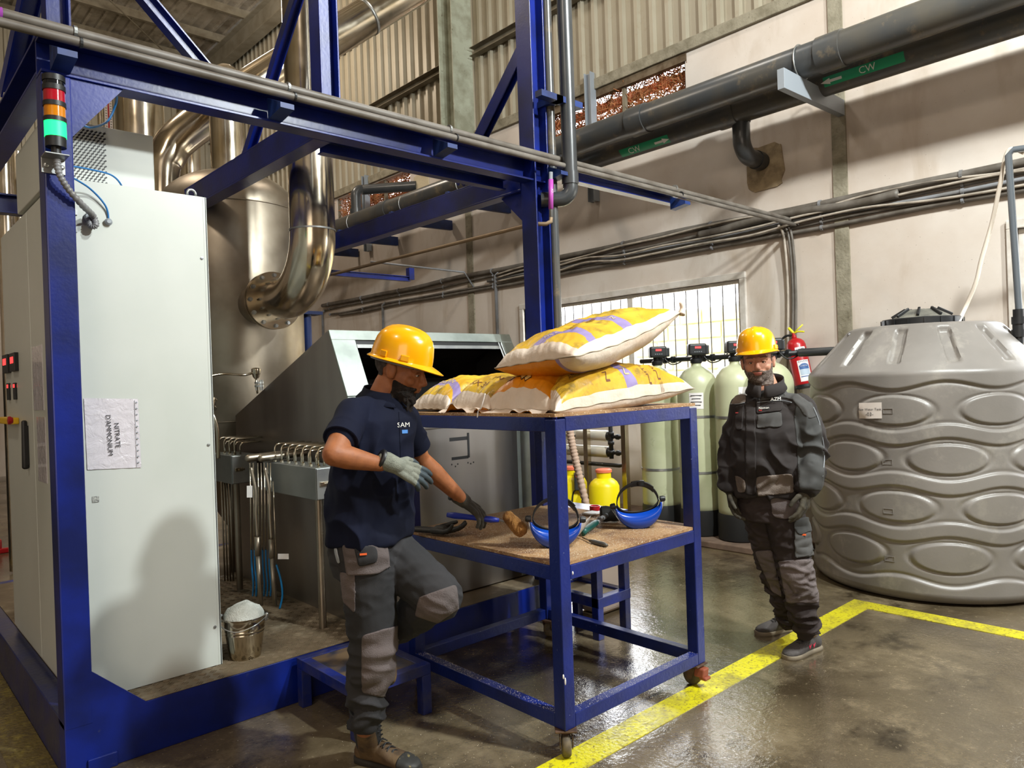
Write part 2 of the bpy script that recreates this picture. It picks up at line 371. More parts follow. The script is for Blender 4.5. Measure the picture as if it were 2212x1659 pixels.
def thin_glass():
    M = NT('window_glass'); t = M.t; tr = M.n('ShaderNodeBsdfTransparent'); gl = M.n('ShaderNodeBsdfGlossy', Roughness=.03); fr = M.n('ShaderNodeFresnel', IOR=1.45); ge = M.n('ShaderNodeNewGeometry'); k1 = M.n('ShaderNodeMath', operation='SUBTRACT'); k1.inputs[0].default_value = 1; M.l(ge.outputs['Backfacing'], k1.inputs[1])
    k2 = M.n('ShaderNodeMath', operation='MULTIPLY'); M.l(fr.outputs[0], k2.inputs[0]); M.l(k1.outputs[0], k2.inputs[1])
    mx = M.n('ShaderNodeMixShader'); M.l(k2.outputs[0], mx.inputs[0]); M.l(tr.outputs[0], mx.inputs[1]); M.l(gl.outputs[0], mx.inputs[2])
    M.l(mx.outputs[0], t.nodes['Material Output'].inputs[0]); return M.m
m_glass = thin_glass(); m_bar = mat('window_bar_steel', '#55524f', .5, .6)
window('window_1', *win1, [5.42], list(np.arange(4.12, 7.15, .155)))
window('window_2', *win2, [.5], list(np.arange(-.5, 1.5, .155)))
# other walls and roof
def plain_wall(name, a, b, m=m_wall): return struct(MB().box(a, b).build(name, m))
o = plain_wall('wall_far', (-7, 18, 0), (XW+.2, 18.15, 4.6), m_wall)
mb = MB(); corrug(mb, -7, XW, .25, .04, lambda p, q, e: (p, 18-q, 4.6 if e == 0 else ZR+.1)); mb.build('cladding', m_sheet, o)
o = plain_wall('wall_left', (-7.15, -9, 0), (-7, 18, 4.6)); mb = MB(); corrug(mb, -9, 18, .25, .04, lambda p, q, e: (-7+q, p, 4.6 if e == 0 else ZR+.1)); mb.build('cladding', m_sheet, o)
o = struct(MB().box((-7.15, -9.15, 0), (-3, -9, ZR)).box((2.5, -9.15, 0), (XW+.2, -9, ZR)).box((-3, -9.15, 0), (2.5, -9, ZR)).build('wall_back', m_wall))
m_roof = mat('roof_sheet', '#b5ada0', .5, .2, '#8d8575', 1.5, dirt='#6f6450', dscale=3, dlo=.5, dhi=.8)
mb = MB(); corrug(mb, -7.15, XW+.2, .25, .045, lambda p, q, e: (p, -9.15 if e == 0 else 18.15, ZR+.1-q))
roof = struct(mb.build('ceiling', m_roof))
mb = MB().box((-7.2, -9.2, ZR+.14), (XW+.25, 18.2, ZR+.2)); mb.build('roof_deck', m_roof, roof)
for y in np.arange(-8, 18, 1.35): MB().ibeam((-7, y, ZR-.03), (XW-.2, y, ZR-.03), .07, .17, .008, chan=1).build('purlin', m_girt, roof)
m_raft = mat('rafter_grey', '#8f897a', .6, .1, '#7b7362', 3)
MB().ibeam((XW-.3, -9, ZR-.35), (XW-.3, 18, ZR-.35), .24, .46, .02).build('rafter', m_raft, roof)
MB().ibeam((-1.5, -9, ZR-.35), (-1.5, 18, ZR-.35), .2, .4, .02).build('rafter', m_raft, roof)
MB().tube([P(195, -40, Z=9.15), P(395, 150, Z=9.15)], .014, 8).build('tie_rod', m_girt, roof)
# yellow floor marking
def ylw():
    M = NT('worn_yellow_paint')
    c = M.mix(M.ramp(M.noise(1.2, 4), .4, .65), lin('#d6cc1c'), lin('#b5aa2c'))
    c = M.mix(M.ramp(M.noise(60, 5, (1, 1, 1), dist=.6), .55, .64), c, lin('#8a7e2e')); c = M.mix(M.ramp(M.noise(2.2, 7, rough=.75), .48, .68), c, lin('#70653a'))
    M.l(c, M.b.inputs['Base Color']); M.b.inputs['Roughness'].default_value = .2; M.bump(M.noise(55, 3), .5, .004); return M.m
m_yel = ylw()
m_yel2 = mat('faded_yellow_paint', '#7d6f3a', .25, 0, '#61553a', 2.5, lo=.3, hi=.7, dirt='#9a8d45', dscale=12, dlo=.5, dhi=.7, bump=.6, bscale=45)
MB().box((-2, 2.0, 0), (5.03, 2.145, .003)).box((4.885, -4, 0), (5.03, 2.0, .003)).build('trim_1', m_yel)['kind'] = 'structure'
MB().box((.48, 3.3, 0), (.63, 9, .003)).build('trim_2', m_yel2)['kind'] = 'structure'
# outside: ground, stone wall, parked car
g = struct(MB().box((XW+.25, -10, -.2), (30, 25, -.05)).build('ground', mat('pale_gravel', '#d6d0c2', .9, bump=.3)))
m_stone = mat('pale_stone', '#d9cfa2', .85, 0, '#c4b88c', 5, bump=.4)
sw = struct(MB().box((13.6, -4, 0), (13.9, 16, 3.0)).build('wall_outside', m_stone))
random.seed(7)
mb = MB()
for j in range(9):
    z = .05+j*.33; y = -4+random.random()*.4
    while y < 15.5:
        l = random.uniform(.45, .95); d = random.uniform(.02, .06)
        mb.box((13.6-d, y, z), (13.62, y+l-.03, z+.3)); y += l
mb.build('stone', m_stone, sw, bev=.02, kind='stuff')
car = thing('parked_car', (10.6, 5.2, -.05), 'white parked car seen through the barred window behind the softener tanks', 'car')
m_carw = mat('white_car_paint', '#e8e8ea', .25); m_carg = mat('car_window', '#8d8f98', .1)
cy, cx = 5.0, 10.6
prof = [(-2.2, .35), (-2.25, .8), (-2.1, 1.05), (-1.2, 1.2), (-.6, 1.72), (.9, 1.78), (1.6, 1.25), (2.2, 1.12), (2.3, .7), (2.25, .35)]
R = []
for k, (sx, sc_) in enumerate(((-.9, .0), (-.86, .05), (.86, .05), (.9, .0))):
    ins = .0 if k in (1, 2) else .06
    R.append([(cx+sx, cy+y*(1-ins*.3), max(z-ins, .3)) for y, z in prof])
mb = MB().rings(R); mb.build('body', m_carw, car, smooth=True, bev=.04, angle=35)
for s in (-1, 1):
    MB().prism([(cx+s*.905, cy-1.05, 1.22), (cx+s*.905, cy+1.4, 1.25), (cx+s*.88, cy+.85, 1.7), (cx+s*.88, cy-.55, 1.66)], (s*.01, 0, 0)).build('side_window', m_carg, car)
    MB().cap((cx+s*.98, cy-.95, 1.25), .07, (cx+s*1.08, cy-.95, 1.25), .07).build('mirror', m_black, car, smooth=True)
    for q in (-1.45, 1.4):
        w_ = MB().lathe([(.2, -.1), (.33, -.1), (.33, .1), (.2, .1)], (cx+s*.82, cy+q, .3), 24, (1, 0, 0)).build('wheel', m_rubber, car, smooth=True, angle=40)
# ================================================================== BLUE STEEL FRAME OF THE DOSING SKID
YF = 3.44; X0 = .632; ZS = .23
fr = thing('equipment_skid', (X0, YF, 0), 'large glossy blue steel frame of posts, beams and a base plinth around the machine', 'frame')
def bb(name, m=m_blue, **k): return lambda mb: mb.build(name, m, fr, **k)
MB().box((X0, YF, 0), (3.62, YF+.09, ZS-.002)).build('base_beam', m_blue, fr, bev=.004)
MB().box((X0, YF+.09, 0), (X0+.09, 6.4, ZS-.002)).build('base_beam', m_bluedirty_sheen, fr, bev=.004)
MB().box((3.53, YF+.09, 0), (3.62, 6.4, ZS-.002)).build('base_beam', m_blue, fr, bev=.004)
MB().box((X0, 6.4, 0), (3.62, 6.49, ZS-.002)).build('base_beam', m_blue, fr, bev=.004)
MB().box((X0, YF-.001, ZS-.03), (X0+.106, YF+.11, 2.87)).build('post', m_blue, fr, bev=.006)
MB().prism([(X0+.1, YF-.0005, ZS-.02), (.965, YF-.0005, ZS-.02), (.935, YF-.0005, ZS+.002), (X0+.1, YF-.0005, .42)], (0, .012, 0)).build('gusset', m_blue, fr)
MB().prism([(X0+.1, YF+.006, 2.88), (.945, YF+.006, 2.88), (X0+.1, YF+.006, 2.62)], (0, .012, 0)).build('gusset', m_blue, fr)
MB().box((.71, YF-.012, .0), (.82, YF, .06)).build('lug_plate', m_blue, fr, bev=.003)
MB().ibeam((X0, YF+.045, 2.95), (3.52, YF+.045, 2.95), .1, .16, .012, chan=-1).build('beam', m_blue, fr, bev=.002)
MB().ibeam((X0+.05, YF+.1, 2.97), (X0+.05, 6.4, 2.97), .1, .16, .012, chan=1).build('beam', m_blue, fr, bev=.002)
MB().ibeam((1.93, YF+.1, 2.95), (1.93, 6.4, 2.95), .1, .16, .012, chan=-1).build('beam', m_blue, fr, bev=.002)
MB().ibeam((3.44, YF+.12, 2.905), (3.44, 6.9, 2.905), .1, .155, .012, chan=-1).build('beam', m_blue, fr, bev=.002)
MB().ibeam((X0+.1, 6.4, 2.97), (3.4, 6.4, 2.97), .1, .14, .012).build('beam', m_blue, fr, bev=.002)
MB().ibeam((2.0, YF+.26, 2.89), (3.36, YF+.26, 2.89), .06, .07, .008).build('beam', m_blue, fr)
# central column: wide-flange section, carrying on to the upper storey
MB().ibeam((3.46, YF+.05, ZS), (3.46, YF+.05, 7.2), .14, .13, .012, up=(1, 0, 0)).build('column', m_blue, fr, bev=.002)
MB().prism([(3.44, YF+.12, 2.84), (3.44, YF+.12, 2.6), (3.44, YF+.38, 2.84)], (.012, 0, 0)).build('gusset', m_blue, fr)
MB().ibeam((1.93, YF+.045, 3.03), (1.93, YF+.045, 7.2), .11, .11, .01, up=(1, 0, 0)).build('column', m_blue, fr, bev=.002)
MB().ibeam((X0+.07, YF+.045, 3.03), (X0+.07, YF+.045, 7.2), .09, .09, .01, up=(1, 0, 0)).build('column', m_blue, fr, bev=.002)
MB().ibeam((3.59, YF+.04, 2.97), (5.05, YF+.04, 2.97), .07, .07, .008, chan=-1).build('beam', m_blue, fr, bev=.001)
MB().ibeam(P(300, -20, Y=YF+.1), P(447, 155, Y=YF+.1), .06, .06, .007).build('brace', m_blue, fr)
MB().ibeam(P(650, -30, X=1.93), P(533, 342, X=1.93), .055, .055, .007, up=(1, 0, 0)).build('brace', m_blue, fr)
MB().ibeam(P(1135, 100, X=3.44), P(990, 395, X=3.44), .09, .06, .008, up=(1, 0, 0)).build('brace', m_blue, fr)
MB().ibeam(P(72, -30, X=X0+.05), P(20, 200, X=X0+.05), .08, .08, .008, up=(1, 0, 0)).build('brace', m_blue, fr)
MB().box((3.36, 3.3, 3.38), (3.75, 3.36, 3.42)).build('pipe_support', m_dkblue, fr)
MB().box((3.5, 3.3, 3.38), (3.56, 3.48, 3.42)).build('pipe_support', m_dkblue, fr)
for x in (.70, 1.62, 2.62, 3.55, 4.95):
    MB().prism([(x-.035, YF, 2.985), (x-.035, 3.30, 2.925), (x-.035, 3.30, 2.90), (x-.035, YF, 2.88)], (.07, 0, 0)).build('rail_bracket', m_dkblue, fr)
b = P(663, 700, D=6.9)
MB().tube([(b.x, b.y, 0.1), (b.x, b.y, P(663, 678, D=6.9).z)], .042, 16).build('rear_post', m_dkblue, fr, smooth=True, angle=40)
c = P(663, 678, D=6.9); MB().box((c.x-.12, c.y-.08, c.z-.01), (c.x+.12, c.y+.08, c.z+.02)).build('rear_plate', m_dkblue, fr)
# hanging blue brackets / arm at the back
MB().ibeam(P(700, 588, Y=6.2), P(884, 603, Y=6.2), .05, .05, .006).build('back_arm', m_blue, fr)
e_ = P(886, 590, Y=6.2); MB().box((e_.x-.03, e_.y-.03, e_.z-.07), (e_.x+.03, e_.y+.03, e_.z+.05)).build('back_arm_end', m_blue, fr)
# chequered deck plate
def deck_mat():
    return mat('dirty_tread_plate', '#6a5c48', .5, .15, '#7d6f5a', 5, dirt='#a89c86', dscale=5, dlo=.55, dhi=.75, rough2=.6)
m_deck = deck_mat()
MB().box((X0+.09, YF+.09, ZS-.03), (3.53, 6.4, ZS)).box((X0+.09, YF, ZS-.001), (3.53, YF+.09, ZS+.001)).build('deck_plate', m_deck, fr)
mb = MB(); s = .048
for i in range(30):
    for j in range(40):
        x = .74+i*s; y = 3.46+j*s
        if x > 2.06: continue
        a = PI/4 if (i+j) % 2 else -PI/4; ux, uy = math.cos(a), math.sin(a)
        for k in (-1, 0, 1):
            px_, py_ = x-uy*k*.0095, y+ux*k*.0095; L = .017-.003*abs(k); w_ = .0026; z = ZS+.001
            base = [(px_+ux*L*p-uy*w_*q, py_+uy*L*p+ux*w_*q, z) for p, q in ((-1, -1), (1, -1), (1, 1), (-1, 1))]
            top = [(px_+ux*L*.75*p-uy*w_*.4*q, py_+uy*L*.75*p+ux*w_*.4*q, z+.0022) for p, q in ((-1, -1), (1, -1), (1, 1), (-1, 1))]
            mb.add(base+top, [(4, 5, 6, 7), (0, 1, 5, 4), (1, 2, 6, 5), (2, 3, 7, 6), (3, 0, 4, 7)])
mb.build('tread_lozenges', m_deck, fr, kind='stuff')
# two thin service pipes riding on the front beam
def pipe_run(name, pts, r, m, label, n=14, group=None):
    o = MB().tube(pts, r, n).build(name, m, smooth=True, angle=50); tag(o, label, 'pipe', group); return o
p1 = pipe_run('service_pipe', [(-.6, 3.385, 3.04), (6.6, 3.385, 3.02), (6.83, 3.385, 3.02)], .022, m_conduit, 'upper grey service pipe clipped along the top of the blue front beam')
p2 = pipe_run('service_pipe', [(-.6, 3.335, 2.985), (6.6, 3.335, 2.965), (6.83, 3.335, 2.965)], .019, m_conduit, 'lower thinner grey service pipe running beside it along the blue front beam')
MB().tube([(-.3, 3.385, 3.039), (.50, 3.385, 3.037)], .0235, 14).build('purple_sleeve', mat('purple_band', '#8d3d94', .4), p1, smooth=True)
for x in (.74, 1.66, 2.66, 3.6, 4.9):
    MB().tube([(x, 3.385, 3.038), (x+.012, 3.385, 3.038)], .027, 14).build('pipe_clip', m_galv, p1)
    MB().tube([(x+.01, 3.335, 2.98), (x+.02, 3.335, 2.98)], .023, 14).build('pipe_clip', m_black, p2)
# ================================================================== CABINET
cab = thing('electrical_cabinet', (.72, 3.62, ZS), 'tall white electrical control cabinet behind the blue corner post', 'cabinet')
cx0, cx1, cy0, cy1, cz1 = .72, 1.34, 3.62, 5.1, 2.5
MB().box((cx0, cy0, ZS), (cx1-.012, cy1, cz1)).build('body', m_white, cab, bev=.004)
MB().box((cx1-.006, cy0+.004, ZS), (cx1, cy1, cz1)).build('side_strip', m_white, cab, bev=.001)
MB().box((cx1-.0125, cy0-.002, ZS), (cx1-.0055, cy0+.01, cz1)).build('door_gap', m_black, cab)
MB().box((cx1-.022, cy0-.008, ZS+.004), (cx1-.012, cy0, cz1-.004)).box((cx0, cy0-.007, ZS+.004), (cx1-.022, cy0, cz1-.004)).build('end_panel', m_white, cab)
for z in (.42, 1.3, 2.2): MB().lathe([(0, 0), (.007, 0), (.007, .003), (0, .004)], (cx1-.035, cy0-.008, z), 12, (0, -1, 0)).build('screw', m_galv, cab, smooth=True, angle=40)
MB().tube(arc((cx1-.06, cy0+.03, cz1+.015), (1, 0, 0), (0, 0, 1), .02, -.3, PI+.3, 10), .006, 8).build('lifting_eye', m_galv, cab, smooth=True)
for a, b in ((cy0+.02, 4.3), (4.31, cy1-.02)):
    d = MB().box((cx0-.014, a, ZS+.03), (cx0, b, cz1-.02)).build('door', m_white, cab, bev=.004)
    if a < 4:
        h = P(59, 962, X=cx0-.02); MB().cap((cx0-.03, h.y, h.z-.11), .012, (cx0-.03, h.y, h.z+.12), .009, sq=1.4).box((cx0-.03, h.y-.012, h.z-.1), (cx0-.014, h.y+.012, h.z+.1)).build('door_handle', m_black, d, smooth=True, angle=40)
def side_rect(px0, py0, px1, py1, m, name, t=.012, bev=.002, par=None, label=None):
    a = P(px0, py0, X=cx0-.014); b = P(px1, py1, X=cx0-.014)
    return MB().box((cx0-.014-t, a.y, a.z), (cx0-.014, b.y, b.z)).build(name, m, par or cab, bev=bev, label=label)
for q in ((13, 768, 25, 805), (29, 764, 41, 801)):
    o = side_rect(*q, m_black, 'panel_meter', .02); side_rect(q[0]+2, q[1]+8, q[2]-3, q[1]+20, m_screen, 'digit_display', .021, 0, o)
for q in ((19, 828, 24, 864), (33, 827, 38, 863)):
    o = side_rect(*q, m_black, 'panel_meter', .012); side_rect(q[0]+1, q[1]+3, q[2]-1, q[1]+10, m_screen, 'digit_display', .013, 0, o)
o = side_rect(14, 900, 42, 916, mat('yellow_guard', '#e0b41d', .45), 'stop_button_guard', .05, .006)
a = P(28, 908, X=cx0-.06); MB().lathe([(0, 0), (.014, 0), (.022, .012), (.02, .022), (0, .026)], a, 20, (-1, 0, 0)).build('stop_button', m_red, o, smooth=True, angle=50)
def wrinkle_plastic():
    M = NT('crumpled_clear_sleeve'); M.b.inputs['Base Color'].default_value = lin('#d4cfd6'); M.b.inputs['Roughness'].default_value = .12
    M.b.inputs['Coat Weight'].default_value = .6; M.bump(M.noise(22, 4, dist=.8, rough=.6), .6, .012); return M.m
m_sleeve = wrinkle_plastic()
side_rect(70, 750, 96, 886, m_sleeve, 'document_sleeve', .003, 0); side_rect(80, 900, 103, 1045, m_sleeve, 'document_sleeve', .003, 0)
# document sleeve with the writing
yv = cy0-.009
A = P(181, 864, Y=yv); B = P(303, 1008, Y=yv); ds = thing('paper_sleeve', (A.x, yv, B.z), 'plastic sleeve with a printed sheet taped to the front of the white cabinet', 'document sleeve')
mb = MB(); nx, ny = 14, 18
random.seed(3)
g = [[(A.x+(B.x-A.x)*i/nx+(.004*(1-j/ny)), yv-.0015-.003*noise.noise(Vector((i*.5, j*.5, 3))), B.z+(A.z-B.z)*j/ny-.012*(i/nx)+.008) for i in range(nx+1)] for j in range(ny+1)]
mb.rings(g, close=False, caps=False).build('sleeve', m_sleeve, ds, smooth=True)
for j in range(11): MB().lathe([(0, 0), (.0035, 0), (.0035, .0006), (0, .0006)], (B.x-.008, yv-.005, B.z+.02+(A.z-B.z-.04)*j/10), 10, (0, -1, 0)).build('punch_hole', m_zincgrey, ds)
MB().box((B.x-.016, yv-.0052, B.z), (B.x-.0145, yv-.0045, A.z-.01)).build('punch_strip_seam', m_zincgrey, ds)
c1 = P(252, 940, Y=yv); c2 = P(235, 940, Y=yv)
text_on('lettering', 'NITRATE', .028, c1, (0.03, 0, -1), (1, 0, .03), m_ink, ds, .006)
text_on('lettering', "D'AMMONIUM", .028, c2, (0.03, 0, -1), (1, 0, .03), m_ink, ds, .006)
c = P(206, 1078, Y=yv); MB().box((c.x-.012, yv-.001, c.z-.014), (c.x+.014, yv, c.z+.012)).build('torn_patch', mat('torn_sticker', '#6e6f6d', .6, 0, '#d0d0c8', 90), cab)
# cooling unit
ac = thing('cooling_unit', (.74, 3.78, cz1), 'white cooling unit with a slotted grille on top of the tall cabinet', 'cooling unit')
MB().box((.70, 3.78, cz1+.003), (1.155, 4.5, cz1+.305)).build('housing', m_white, ac, bev=.006)
mb = MB()
for i in range(21):
    for j in range(9):
        x = .802+j*.0172+(.0086 if i % 2 else 0); z = 2.515+i*.0128
        if x > .945: continue
        mb.obox((x, 3.7795, z), (1, 0, .75), (0, 1, 0), (-.75, 0, 1), .0062, .0012, .0032)
mb.build('grille_slots', m_black, ac, kind='stuff')
# signal tower
t0 = P(122, 345, Y=3.385); tx = t0.x
lt = thing('signal_tower', (tx, 3.385, t0.z), 'signal light tower with red, amber and glowing green lenses on the corner post', 'signal light')
def zz(y): return P(122, y, Y=3.385).z
def seg(name, ya, yb, r, m, **k): MB().lathe([(r*.9, zz(yb)), (r, zz(yb)+.002), (r, zz(ya)-.002), (r*.9, zz(ya))], (tx, 3.385, 0), 28).build(name, m, lt, smooth=True, angle=40, **k)
seg('base', 318, 296, .037, m_black); seg('neck', 336, 316, .018, m_black)
seg('green_lens', 297, 264, .0385, emit('green_light', '#10e860', 3.2), label='lit green lens'); seg('ring', 265, 257, .041, m_black)
seg('amber_lens', 258, 231, .038, mat('amber_lens', '#c87908', .15, Coat_Weight=.5), label='unlit amber lens'); seg('ring', 232, 224, .041, m_black)
seg('red_lens', 225, 197, .038, mat('red_lens', '#a40f22', .15, Coat_Weight=.5), label='unlit red lens'); seg('ring', 198, 189, .041, m_black)
seg('dark_lens', 190, 177, .038, mat('smoke_lens', '#15171a', .1)); seg('top_cap', 178, 168, .041, m_black)
zb = zz(335)
MB().box((tx-.045, 3.35, zb-.006), (tx+.04, 3.44, zb)).box((tx-.045, 3.431, zb-.065), (tx+.04, 3.44, zb)).build('mounting_bracket', m_galv, lt, bev=.002)
for s in (-1, 1): MB().lathe([(.009, 0), (.009, .006), (.004, .009)], (tx+s*.028, 3.431, zb-.035), 12, (0, -1, 0)).build('bolt', m_galv, lt)
pt = [P(*q) if 0 else P(q[0], q[1], Y=q[2]) for q in ((124, 345, 3.385), (127, 372, 3.385), (145, 405, 3.40), (175, 440, 3.43), (200, 465, 3.57), (207, 486, 3.57), (196, 488, 3.58), (192, 474, 3.6), (193, 468, 3.62))]
hose = bez(pt, 14); rr = [.0125+.0022*math.sin(i*1.9) for i in range(len(hose))]
tag(MB().tube(hose, rr, 12).build('corrugated_hose', m_pvc2, smooth=True), 'grey corrugated hose from the signal tower to the white cabinet', 'hose')
m_bcable = mat('blue_cable', '#1f6fb0', .4)
def cable(name, pts, r, m, label, cat='cable', n=8, group=None): return tag(MB().tube(bez([Vector(p) for p in pts], 10), r, n).build(name, m, smooth=True), label, cat, group)
cable('blue_cable', [P(147, 358, Y=3.5), P(190, 365, Y=3.6), P(240, 378, Y=3.66), P(262, 400, Y=3.7), P(265, 420, Y=3.8)], .004, m_bcable, 'blue cable looping from the signal tower over the cabinet top edge')
cable('blue_cable', [P(150, 380, Y=3.5), P(195, 408, Y=3.58), P(228, 445, Y=3.6), P(235, 478, Y=3.612)], .004, m_bcable, 'blue cable plugged into the white cabinet front beside the corrugated hose')
cable('blue_cable', [P(168, 264, Y=3.6), P(195, 275, Y=3.7), P(232, 262, Y=3.8), P(250, 225, Y=3.8), P(252, 200, Y=3.7)], .005, m_bcable, 'blue cable looping up behind the cooling unit to the blue beam')
c = P(233, 480, Y=3.612); MB().lathe([(.014, 0), (.016, .012), (.008, .02)], c, 16, (0, -1, 0)).build('cable_gland', m_zincgrey, cab, smooth=True, angle=40)
c = P(192, 470, Y=3.612); MB().lathe([(.02, 0), (.02, .01), (.016, .02)], c, 16, (0, -1, 0)).build('cable_gland', m_zincgrey, cab, smooth=True, angle=40)
for z in (458, 495):
    c = P(160, z, Y=3.612); MB().box((c.x-.012, c.y-.006, c.z-.012), (c.x+.012, c.y, c.z+.012)).build('screw', m_galv, cab)
# ================================================================== HOPPER MACHINE
hx0, hx1, hy, hyb = 2.09, 3.50, 3.66, 5.24
hm = thing('hopper_machine', (hx0, hy, ZS), 'stainless steel hopper machine with a wide black opening behind the rolling table', 'machine')
side = [(hy, ZS), (hy, 1.50), (3.85, 1.885), (5.24, 1.38), (5.24, ZS)]
m_in = mat('hopper_inside_shade', '#0d0c0b', .9)  # near-black colour stands for the unlit inside of the hopper
for x, t, nm in ((hx0, .004, 'side_panel'), (hx1, -.004, 'side_panel')):
    MB().prism([(x, y, z) for y, z in side], (t, 0, 0)).build(nm, m_steel3, hm)
MB().prism([(hx0+.004, 3.85, 1.885), (hx0+.004, 5.24, 1.38), (hx0+.004, 5.24, 1.376), (hx0+.004, 3.85, 1.881)], (hx1-hx0-.008, 0, 0)).build('top_panel', m_steel3, hm)
MB().box((hx0+.004, 5.236, ZS), (hx1-.004, 5.24, 1.376)).build('rear_panel', m_steel3, hm)
# sloping front frame around the opening
def fp(x, s, off=0):   # s: 0 top .. 1 knuckle .. 2 panel top
    if s <= 1: y = 3.85+(hy-3.85)*s; z = 1.885+(1.5-1.885)*s
    else: y = hy; z = 1.5+(1.29-1.5)*(s-1)
    n = Vector((0, -.385, .19)).normalized() if s <= 1 else Vector((0, -1, 0)); return Vector((x, y, z))+n*off
def strip(name, x0, x1, s0, s1, t=.012, m=m_steel3):
    ss = [s0]+([1] if s0 < 1 < s1 else [])+[s1]; mb = MB()
    for a, b in zip(ss[:-1], ss[1:]):
        e = 1e-4 if a == 1 else 0; q = [fp(x0, a+e), fp(x1, a+e), fp(x1, b), fp(x0, b)]; q2 = [fp(x0, a+e, t), fp(x1, a+e, t), fp(x1, b, t), fp(x0, b, t)]
        mb.add(q+q2, [(0, 3, 2, 1), (4, 5, 6, 7), (0, 1, 5, 4), (1, 2, 6, 5), (2, 3, 7, 6), (3, 0, 4, 7)])
    return mb.build(name, m, hm, bev=.002)
m_hfr = mat('galvanised_frame', '#aeb7b2', .38, .75, '#949d98', 5)
strip('opening_frame', hx0, hx1, 0, .15, m=m_hfr); strip('opening_frame', hx0, hx0+.155, .15, 2, m=m_hfr); strip('opening_frame', hx1-.11, hx1, .15, 2, m=m_hfr)
strip('seal_strip', hx0+.155, hx1-.11, .15, .21, .003, m_black); strip('inner_rim', hx0+.16, hx1-.12, .21, .27, .006, m_galv); strip('inner_rim', hx1-.13, hx1-.115, .15, 2, .008, m_galv)
MB().box((hx0+.01, hy+.5, .5), (hx1-.01, hy+.52, 1.6)).box((hx0+.01, hy+.01, .9), (hx1-.01, hy+.5, .92)).build('hopper_shade_liner', m_in, hm)
MB().prism([(hx0+.008, y, z) for y, z in ((hy+.02, .9), (hy+.02, 1.5), (3.87, 1.86), (4.2, 1.7), (4.2, .9))], (.004, 0, 0)).build('hopper_shade_liner', m_in, hm)
MB().prism([(hx1-.012, y, z) for y, z in ((hy+.02, .9), (hy+.02, 1.5), (3.87, 1.86), (4.2, 1.7), (4.2, .9))], (.004, 0, 0)).build('hopper_shade_liner', m_in, hm)
MB().prism([(hx0+.01, 3.86, 1.87), (hx0+.01, 4.2, 1.745), (hx0+.01, 4.2, 1.74), (hx0+.01, 3.86, 1.865)], (hx1-hx0-.02, 0, 0)).build('hopper_shade_liner', m_in, hm)
MB().box((hx0, hy-.004, ZS+.01), (hx1-.13, hy+.004, 1.29)).build('front_panel', m_steel3, hm, bev=.001)
MB().box((hx1-.13, hy-.004, ZS+.01), (hx1, hy+.004, 1.29)).build('front_panel', m_hfr, hm, bev=.001)  # paler strip: a reflection on the panel edge put into its material
MB().box((hx0, hy-.012, 1.283), (hx1-.13, hy+.004, 1.297)).build('folded_lip', m_steel3, hm, bev=.002)
yq = hy-.005
def slot(x0, y0, x1, y1, name='panel_slot', m=m_black):
    a = P(x0, y0, Y=yq); b = P(x1, y1, Y=yq); MB().box((a.x, yq-.001, b.z), (b.x, yq+.001, a.z)).build(name, m, hm)
slot(971, 946, 1009, 950); slot(1009, 935, 1015, 988); slot(976, 988, 1012, 990)
for q in ((975, 1002), (983, 1006), (988, 1001), (1010, 998), (1016, 1000), (1022, 997)): slot(q[0], q[1], q[0]+2, q[1]+3, 'screw_hole')
# ================================================================== STEEL VESSEL, DUCTS
vx, vy = 2.32, 5.78
ves = thing('steel_vessel', (vx, vy, ZS), 'big brushed steel process vessel with a domed top behind the white cabinet', 'vessel')
MB().lathe([(.1, .5), (.47, 1.12), (.53, 1.33)], (vx, vy, 0), 48).build('cone_bottom', m_steel2, ves, smooth=True, angle=30)
MB().lathe([(.53, 1.33), (.535, 1.34), (.535, 2.95), (.53, 2.96)], (vx, vy, 0), 56).build('shell', m_steel2, ves, smooth=True, angle=30)
MB().lathe([(.53, 2.96)]+[(.53*math.cos(t), 2.96+.33*math.sin(t)) for t in np.linspace(.05, PI/2, 12)], (vx, vy, 0), 56).build('dome', m_steel2, ves, smooth=True, angle=30)
for z in (1.335, 2.955): MB().lathe([(.53, z-.006), (.541, z-.003), (.541, z+.003), (.53, z+.006)], (vx, vy, 0), 56).build('weld_seam', m_steel2, ves, smooth=True)
MB().lathe([(.13, 3.22), (.13, 4.0), (.14, 4.0), (.14, 4.03), (.11, 4.09), (.05, 4.135), (0, 4.14)], (vx, vy, 0), 32).build('neck_pipe', m_steel, ves, smooth=True, angle=35)
for a in (0.3, 2.2, 4.2): MB().tube([(vx+.42*math.cos(a), vy+.42*math.sin(a), ZS), (vx+.42*math.cos(a), vy+.42*math.sin(a), 1.2)], .035, 12).build('leg', m_steel2, ves, smooth=True)
